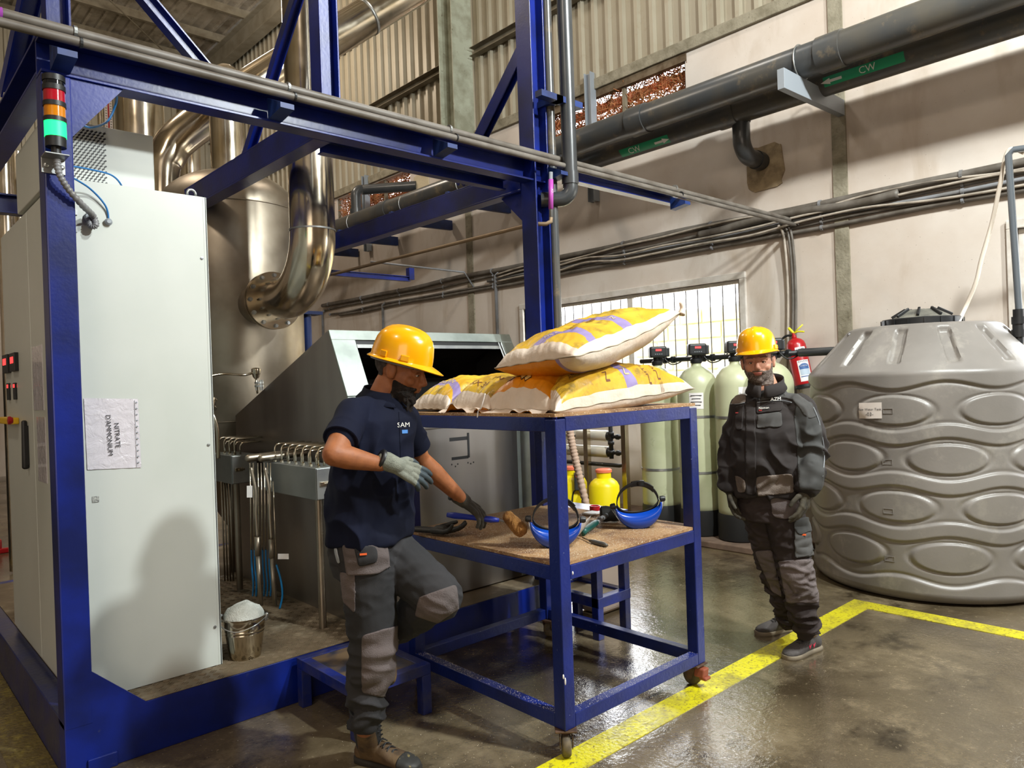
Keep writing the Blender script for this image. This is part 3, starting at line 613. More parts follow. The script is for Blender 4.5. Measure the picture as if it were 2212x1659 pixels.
# elbow duct with flange
ex, ey = 2.30, 4.39; rb = .39; ze = 2.19
ed = thing('elbow_duct', (ex, ey, ze), 'polished steel duct dropping in front of the vessel and bending into a bolted flange', 'duct')
MB().lathe([(.145, ze+rb), (.145, 7.5)], (ex, ey, 0), 40, caps=False).build('riser', m_steel, ed, smooth=True)
MB().lathe([(.149, ze+rb-.005), (.149, ze+rb+.006)], (ex, ey, 0), 40, caps=False).build('weld_seam', m_galv, ed, smooth=True)
MB().lathe([(.149, 4.52), (.149, 4.535)], (ex, ey, 0), 40, caps=False).build('weld_seam', m_galv, ed, smooth=True)
MB().tube(arc((ex, ey+rb, ze+rb), (0, -1, 0), (0, 0, -1), rb, 0, PI/2, 18)+[(ex, 5.0, ze)], .1455, 40).build('elbow', m_steel, ed, smooth=True, angle=50)
MB().lathe([(.15, 0), (.205, 0), (.205, .018), (.15, .018)], (ex, 4.985, ze), 40, (0, 1, 0)).lathe([(.15, 0.024), (.205, .024), (.205, .044), (.15, .044)], (ex, 4.985, ze), 40, (0, 1, 0)).build('flange', m_steel, ed, smooth=True, angle=40)
MB().tube([(ex, 5.02, ze), (ex, 5.36, ze)], .15, 32).build('stub', m_steel2, ed, smooth=True)
for k in range(12):
    a = 2*PI*k/12; MB().lathe([(.0, -.02), (.012, -.02), (.012, -.002), (.016, -.002), (.016, 0)], (ex+.18*math.cos(a), 4.985, ze+.18*math.sin(a)), 8, (0, 1, 0)).build('bolt', m_galv, ed)
# sloping big duct
pts = [P(352, 470, D=6.1), P(352, 372, D=6.1), P(362, 338, D=6.12), P(400, 288, D=6.2), P(560, 178, D=6.5), P(790, 38, D=7.0), P(980, -78, D=7.4)]
sd = tag(MB().tube(bez(pts, 8), [.12+.05*min(i/36, 1) for i in range(6*8+1)], 32).build('sloping_duct', m_steel, smooth=True), 'long polished steel duct rising diagonally to the right under the roof', 'duct')
for p, q, w_ in ((P(790, 38, D=7.0), P(795, 35, D=7.01), .175), (P(400, 288, D=6.2), P(404, 285, D=6.21), .15), (P(352, 385, D=6.1), P(352, 380, D=6.1), .126)):
    MB().tube([p, q], w_, 32).build('duct_joint', m_galv, sd, smooth=True)
pts = [P(1060, -70, D=7.6), P(720, 30, D=7.2), P(590, 110, D=7.0), P(500, 170, D=6.9), P(440, 215, D=6.8)]
def vduct(name, x, ya, yb, D, r, label, m=m_steel, n=32):
    a = P(x, ya, D=D); b = P(x, yb, D=D); b.z = 0.02; o = MB().lathe([(r, 0), (r, a.z-b.z)], (a.x, a.y, b.z), n).build(name, m, smooth=True, angle=50); return tag(o, label, 'duct')
vduct('vertical_duct', 300, 195, 480, 6.6, .2, 'wide polished steel duct standing behind the cooling unit')
vduct('vertical_duct', 405, 235, 640, 7.6, .11, 'narrow steel duct between the sloping duct and the vessel neck')
vduct('vertical_duct', 8, 330, 720, 6.6, .07, 'bright slim steel duct at the far left above the cabinet')
vduct('vertical_duct', 36, 330, 720, 7.0, .075, 'duller steel duct beside it, left of the corner post')
sg = vduct('level_gauge', 215, 180, 420, 6.3, .025, 'slim steel level gauge tube left of the wide polished duct'); sg['category'] = 'gauge'
a = P(232, 185, D=6.2); b = P(236, 330, D=6.2)
gb = tag(MB().box((a.x-.03, a.y-.004, b.z), (a.x+.03, a.y, a.z)).build('level_scale', mat('scale_board', '#e4dcd6', .5)), 'white level scale board with a red line beside the gauge tube', 'scale')
MB().box((a.x-.006, a.y-.006, b.z), (a.x+.006, a.y-.004, a.z)).build('red_line', m_red, gb)
for k in range(26):
    z = b.z+(a.z-b.z)*k/26
    for s in (-1, 1): MB().box((a.x+s*.018-.006, a.y-.006, z), (a.x+s*.018+.006, a.y-.004, z+.004)).build('tick', m_ink, gb)
# instrument cables and fittings around the vessel foot
it = thing('steam_valve_line', tuple(P(550, 850, D=4.9)), 'braided steel hose and fittings running over the vessel cone', 'hose')
MB().tube(bez([P(430, 818, D=4.7), P(480, 808, D=4.8), P(525, 810, D=4.85), P(545, 806, D=4.9)], 8), .008, 10).build('braided_hose', m_steel, it, smooth=True)
c = P(553, 802, D=4.9)
MB().lathe([(.012, -.05), (.02, -.04), (.026, -.02), (.03, -.015), (.03, .015), (.02, .022), (0, .024)], c, 18).build('sensor_head', m_steel, it, smooth=True, angle=40)
MB().tube([P(553, 815, D=4.9), P(556, 850, D=4.92)], .007, 8).build('stem', m_steel, it, smooth=True)
c = P(560, 832, D=4.92)
for dz in (-.012, .01): MB().lathe([(.03, 0), (.03, .012)], c+Vector((0, 0, dz)), 18).build('clamp_plate', m_galv, it, smooth=True, angle=40)
for k in range(4): MB().tube([c+Vector((.022*math.cos(k*PI/2), .022*math.sin(k*PI/2), -.035)), c+Vector((.022*math.cos(k*PI/2), .022*math.sin(k*PI/2), .035))], .005, 6).build('bolt', m_galv, it)
MB().tube(bez([P(448, 880, D=4.5), P(462, 900, D=4.5), P(470, 930, D=4.5), P(472, 990, D=4.5)], 8), .011, 10).build('braided_hose', m_steel, it, smooth=True)
c = P(458, 875, D=4.6); MB().lathe([(.03, -.03), (.034, -.01), (.02, 0), (.02, .03), (.026, .035), (.01, .05)], c, 16, (.3, 0, 1)).build('valve', m_steel, it, smooth=True, angle=40)
# terminal boxes
m_boxs = mat('grey_box_steel', '#868a88', .45, .6, '#6f7371', 2, dirt='#c4c8c4', dscale=60, dlo=.68, dhi=.72)
def tbox(x0, pxc, py0, py1, pxl, x1, ntube, label, nhook=8):
    a = P(pxc, py0, X=x0); b = P(pxc, py1, X=x0); l = P(pxl, py0, X=x0)
    y0, y1, z0, z1 = a.y, l.y, b.z, a.z
    t = thing('terminal_box', ((x0+x1)/2, y0, ZS), label, 'terminal box')
    MB().box((x0, y0, z0), (x1, y1, z1)).build('body', m_boxs, t, bev=.003)
    MB().box((x0+.004, y0-.008, z0+.004), (x1-.004, y0, z1-.004)).build('lid', m_galv, t, bev=.002)
    c = Vector((x0+.05, y0-.012, (z0+z1)/2)); MB().box(c-Vector((.03, .006, .012)), c+Vector((.02, .006, .012))).box(c-Vector((.012, .014, .006)), c+Vector((.03, .006, .006))).build('latch', m_steel, t, bev=.002)
    MB().tube([((x0+x1)/2-.01, y0+.12, ZS), ((x0+x1)/2-.01, y0+.12, z0)], .021, 18).build('leg', m_steel2, t, smooth=True, angle=50)
    for i in range(nhook):
        for q in (0, 1):
            y = y0+.04+(y1-y0-.08)*(i+.35*q)/(nhook-.5); x = x0+.04+q*.05; h = .105-q*.03
            pts = [(x, y, z1-.005), (x, y, z1+h-.03)]+[tuple(v) for v in arc((x+.03, y, z1+h-.03), (-1, 0, 0), (0, 0, 1), .03, .3, PI/2, 5)]+[(hx0+.01, y, z1+h)]
            MB().tube(pts, .006, 8).build('tube', m_steel, t, smooth=True)
            if q == 0: MB().lathe([(.011, 0), (.011, .012)], (x, y, z1), 6).build('nut', m_steel, t)
    return t, (y0, y1, z0, z1)
tb1, q1 = tbox(1.86, 681, 1012, 1081, 568, 2.03, 6, 'nearer grey steel terminal box on a leg, beside the man in the polo shirt', 7)
tb2, q2 = tbox(1.86, 499, 985, 1046, 452, 2.03, 6, 'farther grey steel terminal box on a leg, next to the white cabinet', 4)
m_tblue = mat('blue_tubing', '#157ab8', .35)
rk = thing('instrument_tubes', (2.0, 4.3, ZS), 'bunch of thin steel tubes with blue plastic ends between the terminal boxes', 'tubes')
for x, yb_, r in ((546, 1285, .004), (553, 1290, .0045), (563, 1293, .004), (570, 1297, .004), (577, 1300, .004), (584, 1302, .004), (590, 1305, .004)):
    D = 4.25; MB().tube([P(x-6, 1000, D=D), P(x-3, 1190, D=D)], r, 8).build('steel_tube', m_steel, rk, smooth=True)
    MB().tube(bez([P(x-3, 1188, D=D), P(x-2, 1225, D=D), P(x+1, 1260, D=D), P(x, 1288, D=D)], 6), r*1.25, 8).build('blue_end', m_tblue, rk, smooth=True)
MB().tube(bez([P(597, 1220, D=4.2), P(606, 1250, D=4.2), P(610, 1285, D=4.2), P(604, 1315, D=4.2)], 6), .006, 8).build('blue_end', m_tblue, rk, smooth=True)
MB().tube([P(590, 1040, D=4.2), P(597, 1222, D=4.2)], .004, 8).build('steel_tube', m_steel, rk, smooth=True)
for x, y0_ in ((556, 1160), (586, 1165)):
    MB().tube(bez([P(x-14, 1010, D=4.2), P(x-4, 1060, D=4.2), P(x-3, 1110, D=4.2), P(x, y0_, D=4.2)], 6), .009, 10).build('flexible_conduit', m_steel2, rk, smooth=True)
    MB().tube([P(x, y0_, D=4.2), P(x+1, y0_+40, D=4.2)], .017, 10).build('coupling', m_steel2, rk, smooth=True); MB().tube([P(x+1, y0_+38, D=4.2), P(x+8, 1308, D=4.2)], .013, 12).build('steel_tube', m_steel2, rk, smooth=True)
for x, y, w_, h_ in ((539, 1062, .03, .065), (612, 1202, .06, .03)):
    c = P(x, y, D=4.1); MB().obox(c, CR, CU, CF, w_/2, h_/2, .001).build('white_tag', m_paper, rk)
for x in (478, 484, 490, 496): MB().tube([P(x, 1040, D=4.9), P(x+8, 1255, D=4.9)], .006, 8).build('steel_tube', m_steel2, rk, smooth=True)
for x in (537, 565):
    c = P(x, 990, D=4.3); MB().cap(c, .022, Vector((2.08, c.y, c.z+.01)), .022, 18).build('capped_pipe', m_steel2, rk, smooth=True)
# bucket
bk = thing('metal_bucket', (1.46, 3.64, ZS), 'shiny metal bucket heaped with white powder on the tread plate', 'bucket')
bx, by = 1.46, 3.64
MB().lathe([(.0, .004), (.072, .004), (.074, 0), (.076, .01), (.092, .12), (.094, .124), (.092, .128), (.094, .136), (.096, .14), (.094, .144), (.104, .195), (.108, .2), (.108, .206), (.1, .204), (.09, .12), (.0, .05)], (bx, by, ZS), 40, caps=False).build('pail', m_steel, bk, smooth=True, angle=50)
prof = [(.1, .188), (.097, .2), (.088, .22), (.07, .245), (.045, .262), (.02, .272), (0, .275)]
mb = MB().lathe(prof, (bx, by, ZS), 32)
mb.v = [tuple(Vector(v)+Vector((noise.noise(Vector(v)*22), noise.noise(Vector(v)*22+Vector((5, 5, 5))), noise.noise(Vector(v)*30)))*.012*(1 if v[2] > ZS+.2 else 0)) for v in mb.v]
mb.build('powder', mat('white_powder', '#d8dcd6', .9, 0, '#b9bdb6', 12, bump=.8, bscale=160), bk, smooth=True)
dv = Vector((CR.x, CR.y, 0)).normalized()
MB().tube([Vector((bx, by, ZS+.19))-dv*.113+Vector((0, 0, .0)), Vector((bx, by, ZS+.21))-dv*.11-Vector((CF.x, CF.y, 0))*.02, Vector((bx, by, ZS+.10))-Vector((CF.x, CF.y, 0))*.105, Vector((bx, by, ZS+.19))+dv*.113], .003, 8)
MB().tube(bez([Vector((bx, by, ZS+.195))-dv*.112, Vector((bx, by, ZS+.175))-dv*.08-CF*.085, Vector((bx, by, ZS+.155))-CF*.112, Vector((bx, by, ZS+.175))+dv*.08-CF*.085, Vector((bx, by, ZS+.195))+dv*.112], 8), .0028, 8).build('handle', m_galv, bk, smooth=True)
for s in (-1, 1): MB().cap(Vector((bx, by, ZS+.18))+dv*.107*s, .009, Vector((bx, by, ZS+.205))+dv*.114*s, .009).build('handle_ear', m_galv, bk, smooth=True)
# low step bench
bn = thing('step_bench', (1.9, 3.1, 0), 'low worn blue steel step bench against the skid behind the man in the polo shirt', 'bench')
x0, x1, y0, y1, zt = 1.62, 2.03, 2.86, 3.41, .235
MB().box((x0, y0, zt-.05), (x1, y0+.05, zt)).box((x0, y1-.05, zt-.05), (x1, y1, zt)).box((x0, y0+.05, zt-.05), (x0+.05, y1-.05, zt)).box((x1-.05, y0+.05, zt-.05), (x1, y1-.05, zt)).build('top_frame', m_bluedirty_sheen, bn, bev=.003)
MB().box((x0+.05, y0+.05, zt-.012), (x1-.05, y1-.05, zt-.004)).build('tread', mat('dirty_blue_tread', '#1f2436', .45, 0, '#5d4c38', 5, lo=.45, hi=.6), bn)
for x in (x0, x1-.05):
    for y in (y0, y1-.05): MB().box((x, y, 0), (x+.05, y+.05, zt-.05)).build('leg', m_bluedirty_sheen, bn, bev=.003)
# small stand behind the table
A0 = P(1303, 1290, Y=2.9); st = thing('side_stand', (A0.x, 2.9, 0), 'small dirty blue steel stand with a mid shelf behind the rolling table', 'stand')
sx1 = A0.x; sx2 = P(1361, 1275, Y=2.9).x; sz = A0.z; sx0 = 3.36
for (xa, xb) in ((sx1-.05, sx1), (sx2-.05, sx2)):
    for y in (2.9, 3.3): MB().box((xa, y, 0), (xb, y+.05, .72)).build('leg', m_bluedirty_sheen, st, bev=.003)
MB().box((sx1-.05, 2.895, sz-.06), (sx2, 2.95, sz)).box((sx1-.05, 3.3, sz-.06), (sx2, 3.352, sz)).box((sx1-.05, 2.95, sz-.06), (sx1, 3.3, sz)).box((sx2-.05, 2.95, sz-.06), (sx2, 3.3, sz)).build('shelf_frame', m_bluedirty_sheen, st, bev=.003)
MB().box((sx1, 2.95, sz-.03), (sx2-.05, 3.3, sz-.015)).build('shelf', m_deck, st)
MB().box((sx1-.05, 2.895, .7), (sx2, 3.352, .74)).build('top', m_bluedirty_sheen, st, bev=.003)
c = P(1322, 1325, Z=0.0)
jc = tag(MB().box((c.x-.1, c.y, 0.002), (c.x+.16, c.y+.22, .42)).build('jerrycan', mat('milky_plastic', '#cbb9ac', .4), bev=.04, seg=4), 'pale plastic jerrycan standing behind the small blue stand', 'container')
# things glimpsed at the far left
dm = thing('dark_machine', (-.2, 8.4, 0), 'dark machine rack glimpsed at the far left behind the cabinet', 'machine')
MB().box((-.9, 8.2, 0), (.62, 9.2, 1.9)).build('body', m_black, dm, bev=.02); MB().box((-.9, 8.17, 1.1), (.6, 8.2, 1.13)).box((-.9, 8.17, .9), (.6, 8.2, .93)).build('trim_bar', m_galv, dm)
c = P(10, 1190, Z=0.02); ft = thing('red_foot_valve', (c.x, c.y, 0), 'small red fitting on the floor at the far left behind the cabinet', 'fitting')
MB().box((c.x-.06, c.y-.03, 0.001), (c.x+.05, c.y+.03, .05)).build('base', m_red, ft, bev=.01); MB().cap((c.x-.04, c.y, .04), .02, (c.x-.05, c.y, .12), .03).build('lever', m_red, ft, smooth=True)
# ================================================================== PIPES AND CABLES ON THE RIGHT WALL
m_green = mat('green_label', '#1d8f63', .4); m_wtxt = mat('white_lettering', '#d9d6d0', .5)
def cw(name, x, z, r, lab, band_y, txt_left, coup):
    o = tag(MB().tube([(x, -4, z), (x, 13.6, z)], r, 36).build(name, m_pvc, smooth=True, angle=50), lab, 'pipe', 'large cooling water pipes')
    for y in coup: MB().tube([(x, y-.1, z), (x, y+.1, z)], r+.012, 36).build('coupling', m_pvc, o, smooth=True, angle=50)
    for b_ in band_y: pipe_label(o, x, z, r, *b_)
    return o
def pipe_label(o, x, z, r, y0, y1, a0, a1, flip):      # label wrapped on the pipe between y0 and y1
    def S(s, t): a = a0+(a1-a0)*t; return (x-(r+.0025)*math.cos(a), y0+(y1-y0)*s, z+(r+.0025)*math.sin(a))
    MB().rings([[S(i/6, j/10) for i in range(7)] for j in range(11)], close=False, caps=False).build('green_label', m_green, o, smooth=True)
    def put(txt, s0, size, m):
        vs, fs = refine(*text_mesh(txt, size), .04); A = r+.005
        mb = MB(); mb.add([(x-A*math.cos(a0+(a1-a0)*.5+v[1]/r), y1+(y0-y1)*s0-v[0], z+A*math.sin(a0+(a1-a0)*.5+v[1]/r)) for v in vs], fs); mb.build('lettering', m, o)
    put('CW', .56 if not flip else .3, (a1-a0)*r*.95, m_wtxt)
    L = (a1-a0)*r; s = .12 if not flip else .85; yc = y1+(y0-y1)*s; d = 1 if not flip else -1
    arrow = [(-.09*d*-1, 0), (-.02*d*-1, -L*.3), (-.02*d*-1, -L*.13), (.09*d*-1, -L*.13), (.09*d*-1, L*.13), (-.02*d*-1, L*.13), (-.02*d*-1, L*.3)]
    arrow = [(d*.10, 0), (d*.02, L*.3), (d*.02, L*.13), (-d*.08, L*.13), (-d*.08, -L*.13), (d*.02, -L*.13), (d*.02, -L*.3)]
    A = r+.009; am = (a0+a1)/2
    mb = MB(); mb.add([(x-A*math.cos(am+v/r), yc+u, z+A*math.sin(am+v/r)) for u, v in arrow], [tuple(range(7))]); mb.build('arrow', m_wtxt, o)
    return o
cw1 = cw('cooling_water_pipe', 6.03, 4.15, .135, 'outer large grey water pipe running over the brackets along the right wall', (), True, (4.55, 2.6, 9.2))
c_in = 6.42
cw2 = cw('cooling_water_pipe', c_in, 4.09, .135, 'inner large grey water pipe nearer the wall, carrying the green CW labels', ((2.15, 2.80, -.78, -.18, False), (4.42, 5.05, -1.2, -.5, True)), True, (3.78, 8.1, 12.2))
# label of the right end belongs on the inner pipe where it shows below the outer one
# brackets
def bracket(y, x0, x1, z, m, label, up=None, plate=True):
    t = thing('pipe_bracket', (x1, y, z), label, 'bracket', None)
    MB().prism([(x0, y-.03, z), (x0, y-.03, z-.165), (x1, y-.03, z-.14), (x1, y-.03, z)], (0, .06, 0)).build('arm', m, t, bev=.002)
    for x, r in ((6.03, .14), (c_in, .125)):
        MB().tube(arc((x, y-.02, z+.13), (1, 0, 0), (0, 0, 1), r+.004, -1.2, PI+1.2, 20), .006, 8).build('pipe_clamp', m_galv, t, smooth=True)
    if up: MB().ibeam((XW-.06, y, up[0]), (XW-.06, y, up[1]), .1, .1, .008, up=(0, 1, 0)).build('upright', m, t)
    return t
bracket(2.88, 5.7, 6.83, 4.02, m_zincgrey, 'grey steel pipe bracket fixed to the concrete column nearest the water tank')
bracket(5.85, 5.75, 6.83, 4.02, m_zincgrey, 'grey pipe bracket with a tall upright in front of the larger vent', (3.7, 5.25))
for i, (y, l) in enumerate(((7.4, 'first blue pipe bracket left of the central blue column'), (8.7, 'second blue pipe bracket left of the central blue column'), (10.15, 'third blue pipe bracket left of the central blue column'), (11.4, 'fourth blue pipe bracket, half hidden by the elbow duct'))):
    bracket(y, 5.75, 6.83, 4.0, m_dkblue, l)
MB().ibeam((XW-.06, 11.0, 3.9), (XW-.06, 11.0, 5.2), .1, .1, .008, up=(0, 1, 0)).build('wall_upright', m_zincgrey, bpy.data.objects['wall_right'])
# drop elbow from the inner pipe into the wall
def elbow_into_wall(y, x, z0, z1, r, m, lab, rbend=.13):
    pts = [(x, y, z0), (x, y, z1+rbend)]+[tuple(v) for v in arc((x+rbend, y, z1+rbend), (-1, 0, 0), (0, 0, -1), rbend, 0.15, PI/2, 10)]+[(XW+.05, y, z1)]
    o = tag(MB().tube(pts, r, 28).build('pipe_elbow', m, smooth=True, angle=60), lab, 'pipe')
    MB().tube([(x, y, z0-.16 if z0 > z1 else z0+.1), (x, y, z0-.1 if z0 > z1 else z0+.16)], r+.008, 28).build('collar', m, o, smooth=True, angle=50)
    MB().tube([(XW-.14, y, z1), (XW-.05, y, z1)], r+.008, 28).build('collar', m, o, smooth=True, angle=50); return o
el = elbow_into_wall(3.68, 6.46, 4.13, 3.66, .083, m_pvcd, 'dark pipe elbow dropping from the inner water pipe into a patch in the wall', .16)
MB().tube([(6.46, 3.5, 4.13), (6.46, 3.86, 4.13)], .128, 32).build('tee', m_pvcd, el, smooth=True, angle=50)
def patch(y, z, r, m, seed, par=None):
    random.seed(seed); n = 18
    sq = lambda c: abs(c)**.45*(1 if c > 0 else -1)
    pts = [(XW, y+r*(1+random.uniform(-.09, .09))*sq(math.cos(2*PI*i/n+.1)), z+r*1.15*(1+random.uniform(-.09, .09))*sq(math.sin(2*PI*i/n+.1))) for i in range(n)]
    return MB().prism(pts, (-.012, 0, 0)).build('mortar_patch', m, bpy.data.objects['wall_right'])
m_mort = mat('raw_mortar', '#9c8a6d', .9, 0, '#84735a', 12, bump=.6); patch(3.66, 3.6, .2, m_mort, 1)
pts = [(6.2, 10.35, 4.2), (6.2, 10.35, 4.62)]+[tuple(v) for v in arc((6.33, 10.35, 4.62), (-1, 0, 0), (0, 0, 1), .13, .1, PI/2, 10)]+[(XW+.02, 9.6, 4.73)]
e2 = tag(MB().tube(pts, .08, 24).build('pipe_elbow', m_pvcd, smooth=True, angle=60), 'grey riser pipe bending into the wall beside the farther reed vent', 'pipe')
MB().tube([(6.2, 10.35, 4.25), (6.2, 10.35, 4.42)], .1, 24).build('collar', m_pvcd, e2, smooth=True, angle=40)
patch(9.45, 4.66, .2, mat('cream_mortar', '#bdb094', .9, bump=.5), 2)
# wall conduits
wallc = []
zs = [(3.12, .034, m_conduit), (3.045, .017, m_conduit), (2.995, .019, m_pvc2), (2.945, .017, m_conduit), (2.90, .02, m_conduit)]
labs = ['thickest grey conduit, topmost of the wall bundle', 'second conduit down in the wall bundle', 'pale conduit in the middle of the wall bundle', 'fourth conduit down in the wall bundle', 'lowest grey conduit of the wall bundle']
for i, (z, r, m) in enumerate(zs):
    y1 = [12.9, 12.9, 8.2, 12.6, 12.2][i]; pts = [(XW-.012-r, y, z+.008*math.sin(y*1.7+i)+.006*math.sin(y*3.1+2*i)+(.0)) for y in np.arange(-5, y1, .3)]
    o = tag(MB().tube(pts, r, 12).build('wall_conduit', m, smooth=True), labs[i], 'conduit', 'conduits along the right wall')
    for y in np.arange(-1.6, y1, 1.17):
        MB().tube([(XW-.014-r, y, z+.008*math.sin(y*1.7+i)+.006*math.sin(y*3.1+2*i)), (XW-.014-r, y+.022, z+.008*math.sin(y*1.7+i)+.006*math.sin(y*3.1+2*i))], r+.007, 12).build('conduit_clip', m_pvc2, o)
random.seed(11)
for i, (zc, lab) in enumerate(((3.09, 'upper beige cable sagging loosely over the wall conduits'), (3.02, 'middle beige cable woven along the wall conduits'), (2.965, 'lower beige cable along the wall conduits'))):
    pts = [(XW-.075+.01*math.sin(y), y, zc+random.uniform(-.035, .035)) for y in np.arange(-5, 8.0, .55)]
    tag(MB().tube(bez(pts, 6), .012, 8).build('wall_cable', m_cable, smooth=True), lab, 'cable', 'cables along the right wall')
tag(MB().tube(bez([(XW-.06, y, 3.07+.02*math.sin(y*4)) for y in np.arange(2.4, 4.4, .25)], 6), .04, 12).build('taped_cable_bundle', m_conduit, smooth=True), 'thick taped cable bundle crossing the concrete column', 'cable')
yd = P(1704, 600, X=XW-.04).y
for i, (dy, m, l) in enumerate(((.03, m_cable, 'pale cable hanging down the wall left of the fire extinguisher'), (-.02, m_conduit, 'dark middle cable hanging down the wall beside the fire extinguisher'), (-.05, m_conduit, 'dark cable hanging closest to the fire extinguisher'))):
    tag(MB().tube(bez([(XW-.06, yd+dy+.05, 2.99), (XW-.05, yd+dy, 2.85), (XW-.03, yd+dy-.01, 2.3), (XW-.03, yd+dy+.03, 1.5), (XW-.03, yd+dy+.03, 1.2)], 8), .013, 8).build('hanging_cable', m, smooth=True), l, 'cable')
for x, ya, yb, r, l in ((1070, 590, 735, .022, 'conduit dropping from the wall bundle left of the central column'), (826, 655, 735, .02, 'conduit dropping from the wall bundle above the hopper top'), (696, 672, 780, .022, 'conduit dropping from the wall bundle at the far left end')):
    a = P(x, ya, X=XW-.04); b = P(x+3, yb+60, X=XW-.04)
    tag(MB().tube([(a.x, a.y-.08, a.z), (a.x, a.y, a.z-.03), (a.x, a.y, b.z)], r, 10).build('wall_conduit', m_pvc2, smooth=True), l, 'conduit')
tag(MB().tube([P(800, 565, X=5.6), P(1003, 588, X=6.7), (XW-.03, P(1020, 600, X=6.8).y, 2.95)], .014, 8).build('thin_pipe', m_pvc2, smooth=True), 'thin grey pipe crossing from the skid to the wall bundle', 'pipe')
# vertical pipes by the central column
q1 = P(1189, 250, D=4.92); q2 = P(1190, 700, D=4.92)
vp1 = tag(MB().tube([(q1.x, q1.y, .1), (q1.x, q1.y, 7)], .030, 20).build('vertical_pipe', m_pvc, smooth=True, angle=50), 'slim grey vertical pipe running down right beside the central blue column', 'pipe')
q3 = P(1227, 250, D=4.9); zb_ = P(1240, 405, D=4.9).z; rb_ = .075
pts = [(q3.x, q3.y, 7), (q3.x, q3.y, zb_)]+[tuple(v) for v in arc((q3.x-_r.x*rb_, q3.y-_r.y*rb_, zb_), (_r.x, _r.y, 0), (0, 0, -1), rb_, .1, PI/2, 8)]+[(q3.x-_r.x*.2, q3.y-_r.y*.2, zb_-rb_)]
vp2 = tag(MB().tube(pts, .05, 24).build('vertical_pipe', m_pvcd, smooth=True, angle=60), 'thicker dark vertical pipe with a bottom elbow right of the central blue column', 'pipe')
MB().tube([(q3.x, q3.y, zb_+.02), (q3.x, q3.y, zb_+.1)], .056, 24).build('collar', m_pvcd, vp2, smooth=True, angle=40)
MB().tube([(q3.x, q3.y, 4.45), (q3.x, q3.y, 4.6)], .056, 24).build('collar', m_pvcd, vp2, smooth=True, angle=40)
# CA drop and the brass coloured pipe
a = P(1190, 372, Y=3.36); b = P(1190, 470, Y=3.36)
ca = tag(MB().tube([a, b], .013, 12).build('air_drop_pipe', m_pvc2, smooth=True), 'short vertical air pipe with a purple CA label at the central blue column', 'pipe')
l0 = P(1190, 388, Y=3.36); l1 = P(1190, 452, Y=3.36); MB().tube([l0, l1], .0165, 14).build('purple_label', mat('purple_label', '#a5479f', .4), ca, smooth=True)
text_on('lettering', 'CA', .02, (l0+l1)/2+Vector((0, -.018, .02)), (.03, 0, 1), (-1, 0, 0), m_wtxt, ca)
pipe_run('brass_pipe', [b, P(1190, 478, Y=3.36), P(1180, 484, Y=3.38), P(1150, 484, X=3.42), P(720, 592, X=3.42), P(640, 610, X=3.42)], .014, mat('dull_brass_pipe', '#98836a', .45, .3), 'thin brass-brown pipe slanting along below the rear blue beam', 12)
# right hand thin pipe and white conduit feeding the tank
m_dpipe = mat('grey_feed_pipe', '#575d63', .35)
fx = 5.95
a = P(2178, 326, X=fx); b = P(2201, 668, X=fx)
tf = tag(MB().tube([(a.x+.1, a.y-.5, a.z-.02), (a.x, a.y-.03, a.z), (a.x, a.y, a.z-.03), b], .022, 16).build('feed_pipe', m_dpipe, smooth=True, angle=50), 'thin dark grey pipe feeding the water tank at the right edge', 'pipe')
for y0, y1, r in ((668, 684, .034), (684, 700, .042), (700, 712, .036), (712, 728, .042), (728, 742, .033)):
    MB().tube([P(2200, y0, X=fx), P(2200.5, y1, X=fx)], r, 20).build('union_nut', m_black, tf, smooth=True, angle=40)
MB().tube([P(2200, 735, X=fx), P(2200, 752, X=fx), P(2190, 762, X=fx), P(2160, 764, X=fx)], .03, 16).build('elbow', m_black, tf, smooth=True, angle=60)
cable('white_conduit', [P(2212, 330, X=6.0), P(2178, 326, X=6.0), P(2160, 400, X=6.0), P(2143, 480, X=6.0), P(2120, 560, X=6.0), P(2108, 610, X=6.0), P(2085, 665, X=6.0), P(2068, 700, X=5.9)], .014, mat('white_conduit', '#cfc4b6', .5), 'pale flexible conduit hanging down to the water tank lid', 'conduit', 10)
# ================================================================== FIRE EXTINGUISHER
ex_b = P(1738, 832, X=6.72); ex_t = P(1717, 736, X=6.72); axd = (ex_t-ex_b); H = axd.length; axd.normalize()
fe = thing('fire_extinguisher', tuple(ex_b), 'red fire extinguisher with a yellow handle hung on the wall beside the water tank', 'fire extinguisher')
MB().lathe([(.07, -.02), (.085, 0), (.088, .02), (.088, H-.05), (.08, H-.02), (.06, H+.005), (.03, H+.02), (.02, H+.03), (0, H+.03)], ex_b, 36, axd).build('cylinder', m_red, fe, smooth=True, angle=50)
MB().lathe([(.06, -.03), (.086, -.02), (.086, .012), (.08, .012)], ex_b, 30, axd).build('foot_ring', m_black, fe, smooth=True, angle=40)
t_ = ex_b+axd*(H+.03)
MB().lathe([(.022, 0), (.022, .02), (.014, .022), (.014, .045), (0, .045)], t_, 16, axd).build('valve', m_red, fe, smooth=True, angle=40)
m_yh = mat('yellow_handle', '#d9d428', .4)
MB().tube(bez([t_+axd*.04, t_+axd*.055+Vector((0, -.05, 0)), t_+axd*.05+Vector((0, -.11, 0))], 5), .008, 8).build('carry_handle', m_yh, fe, smooth=True)
MB().tube([t_+axd*.04, t_+axd*.12+Vector((0, -.11, 0))], .007, 8).build('squeeze_lever', m_yh, fe, smooth=True)
MB().cap(t_+axd*.05, .012, t_+axd*.09+Vector((0, .03, 0)), .014).build('safety_tag', m_yh, fe, smooth=True)
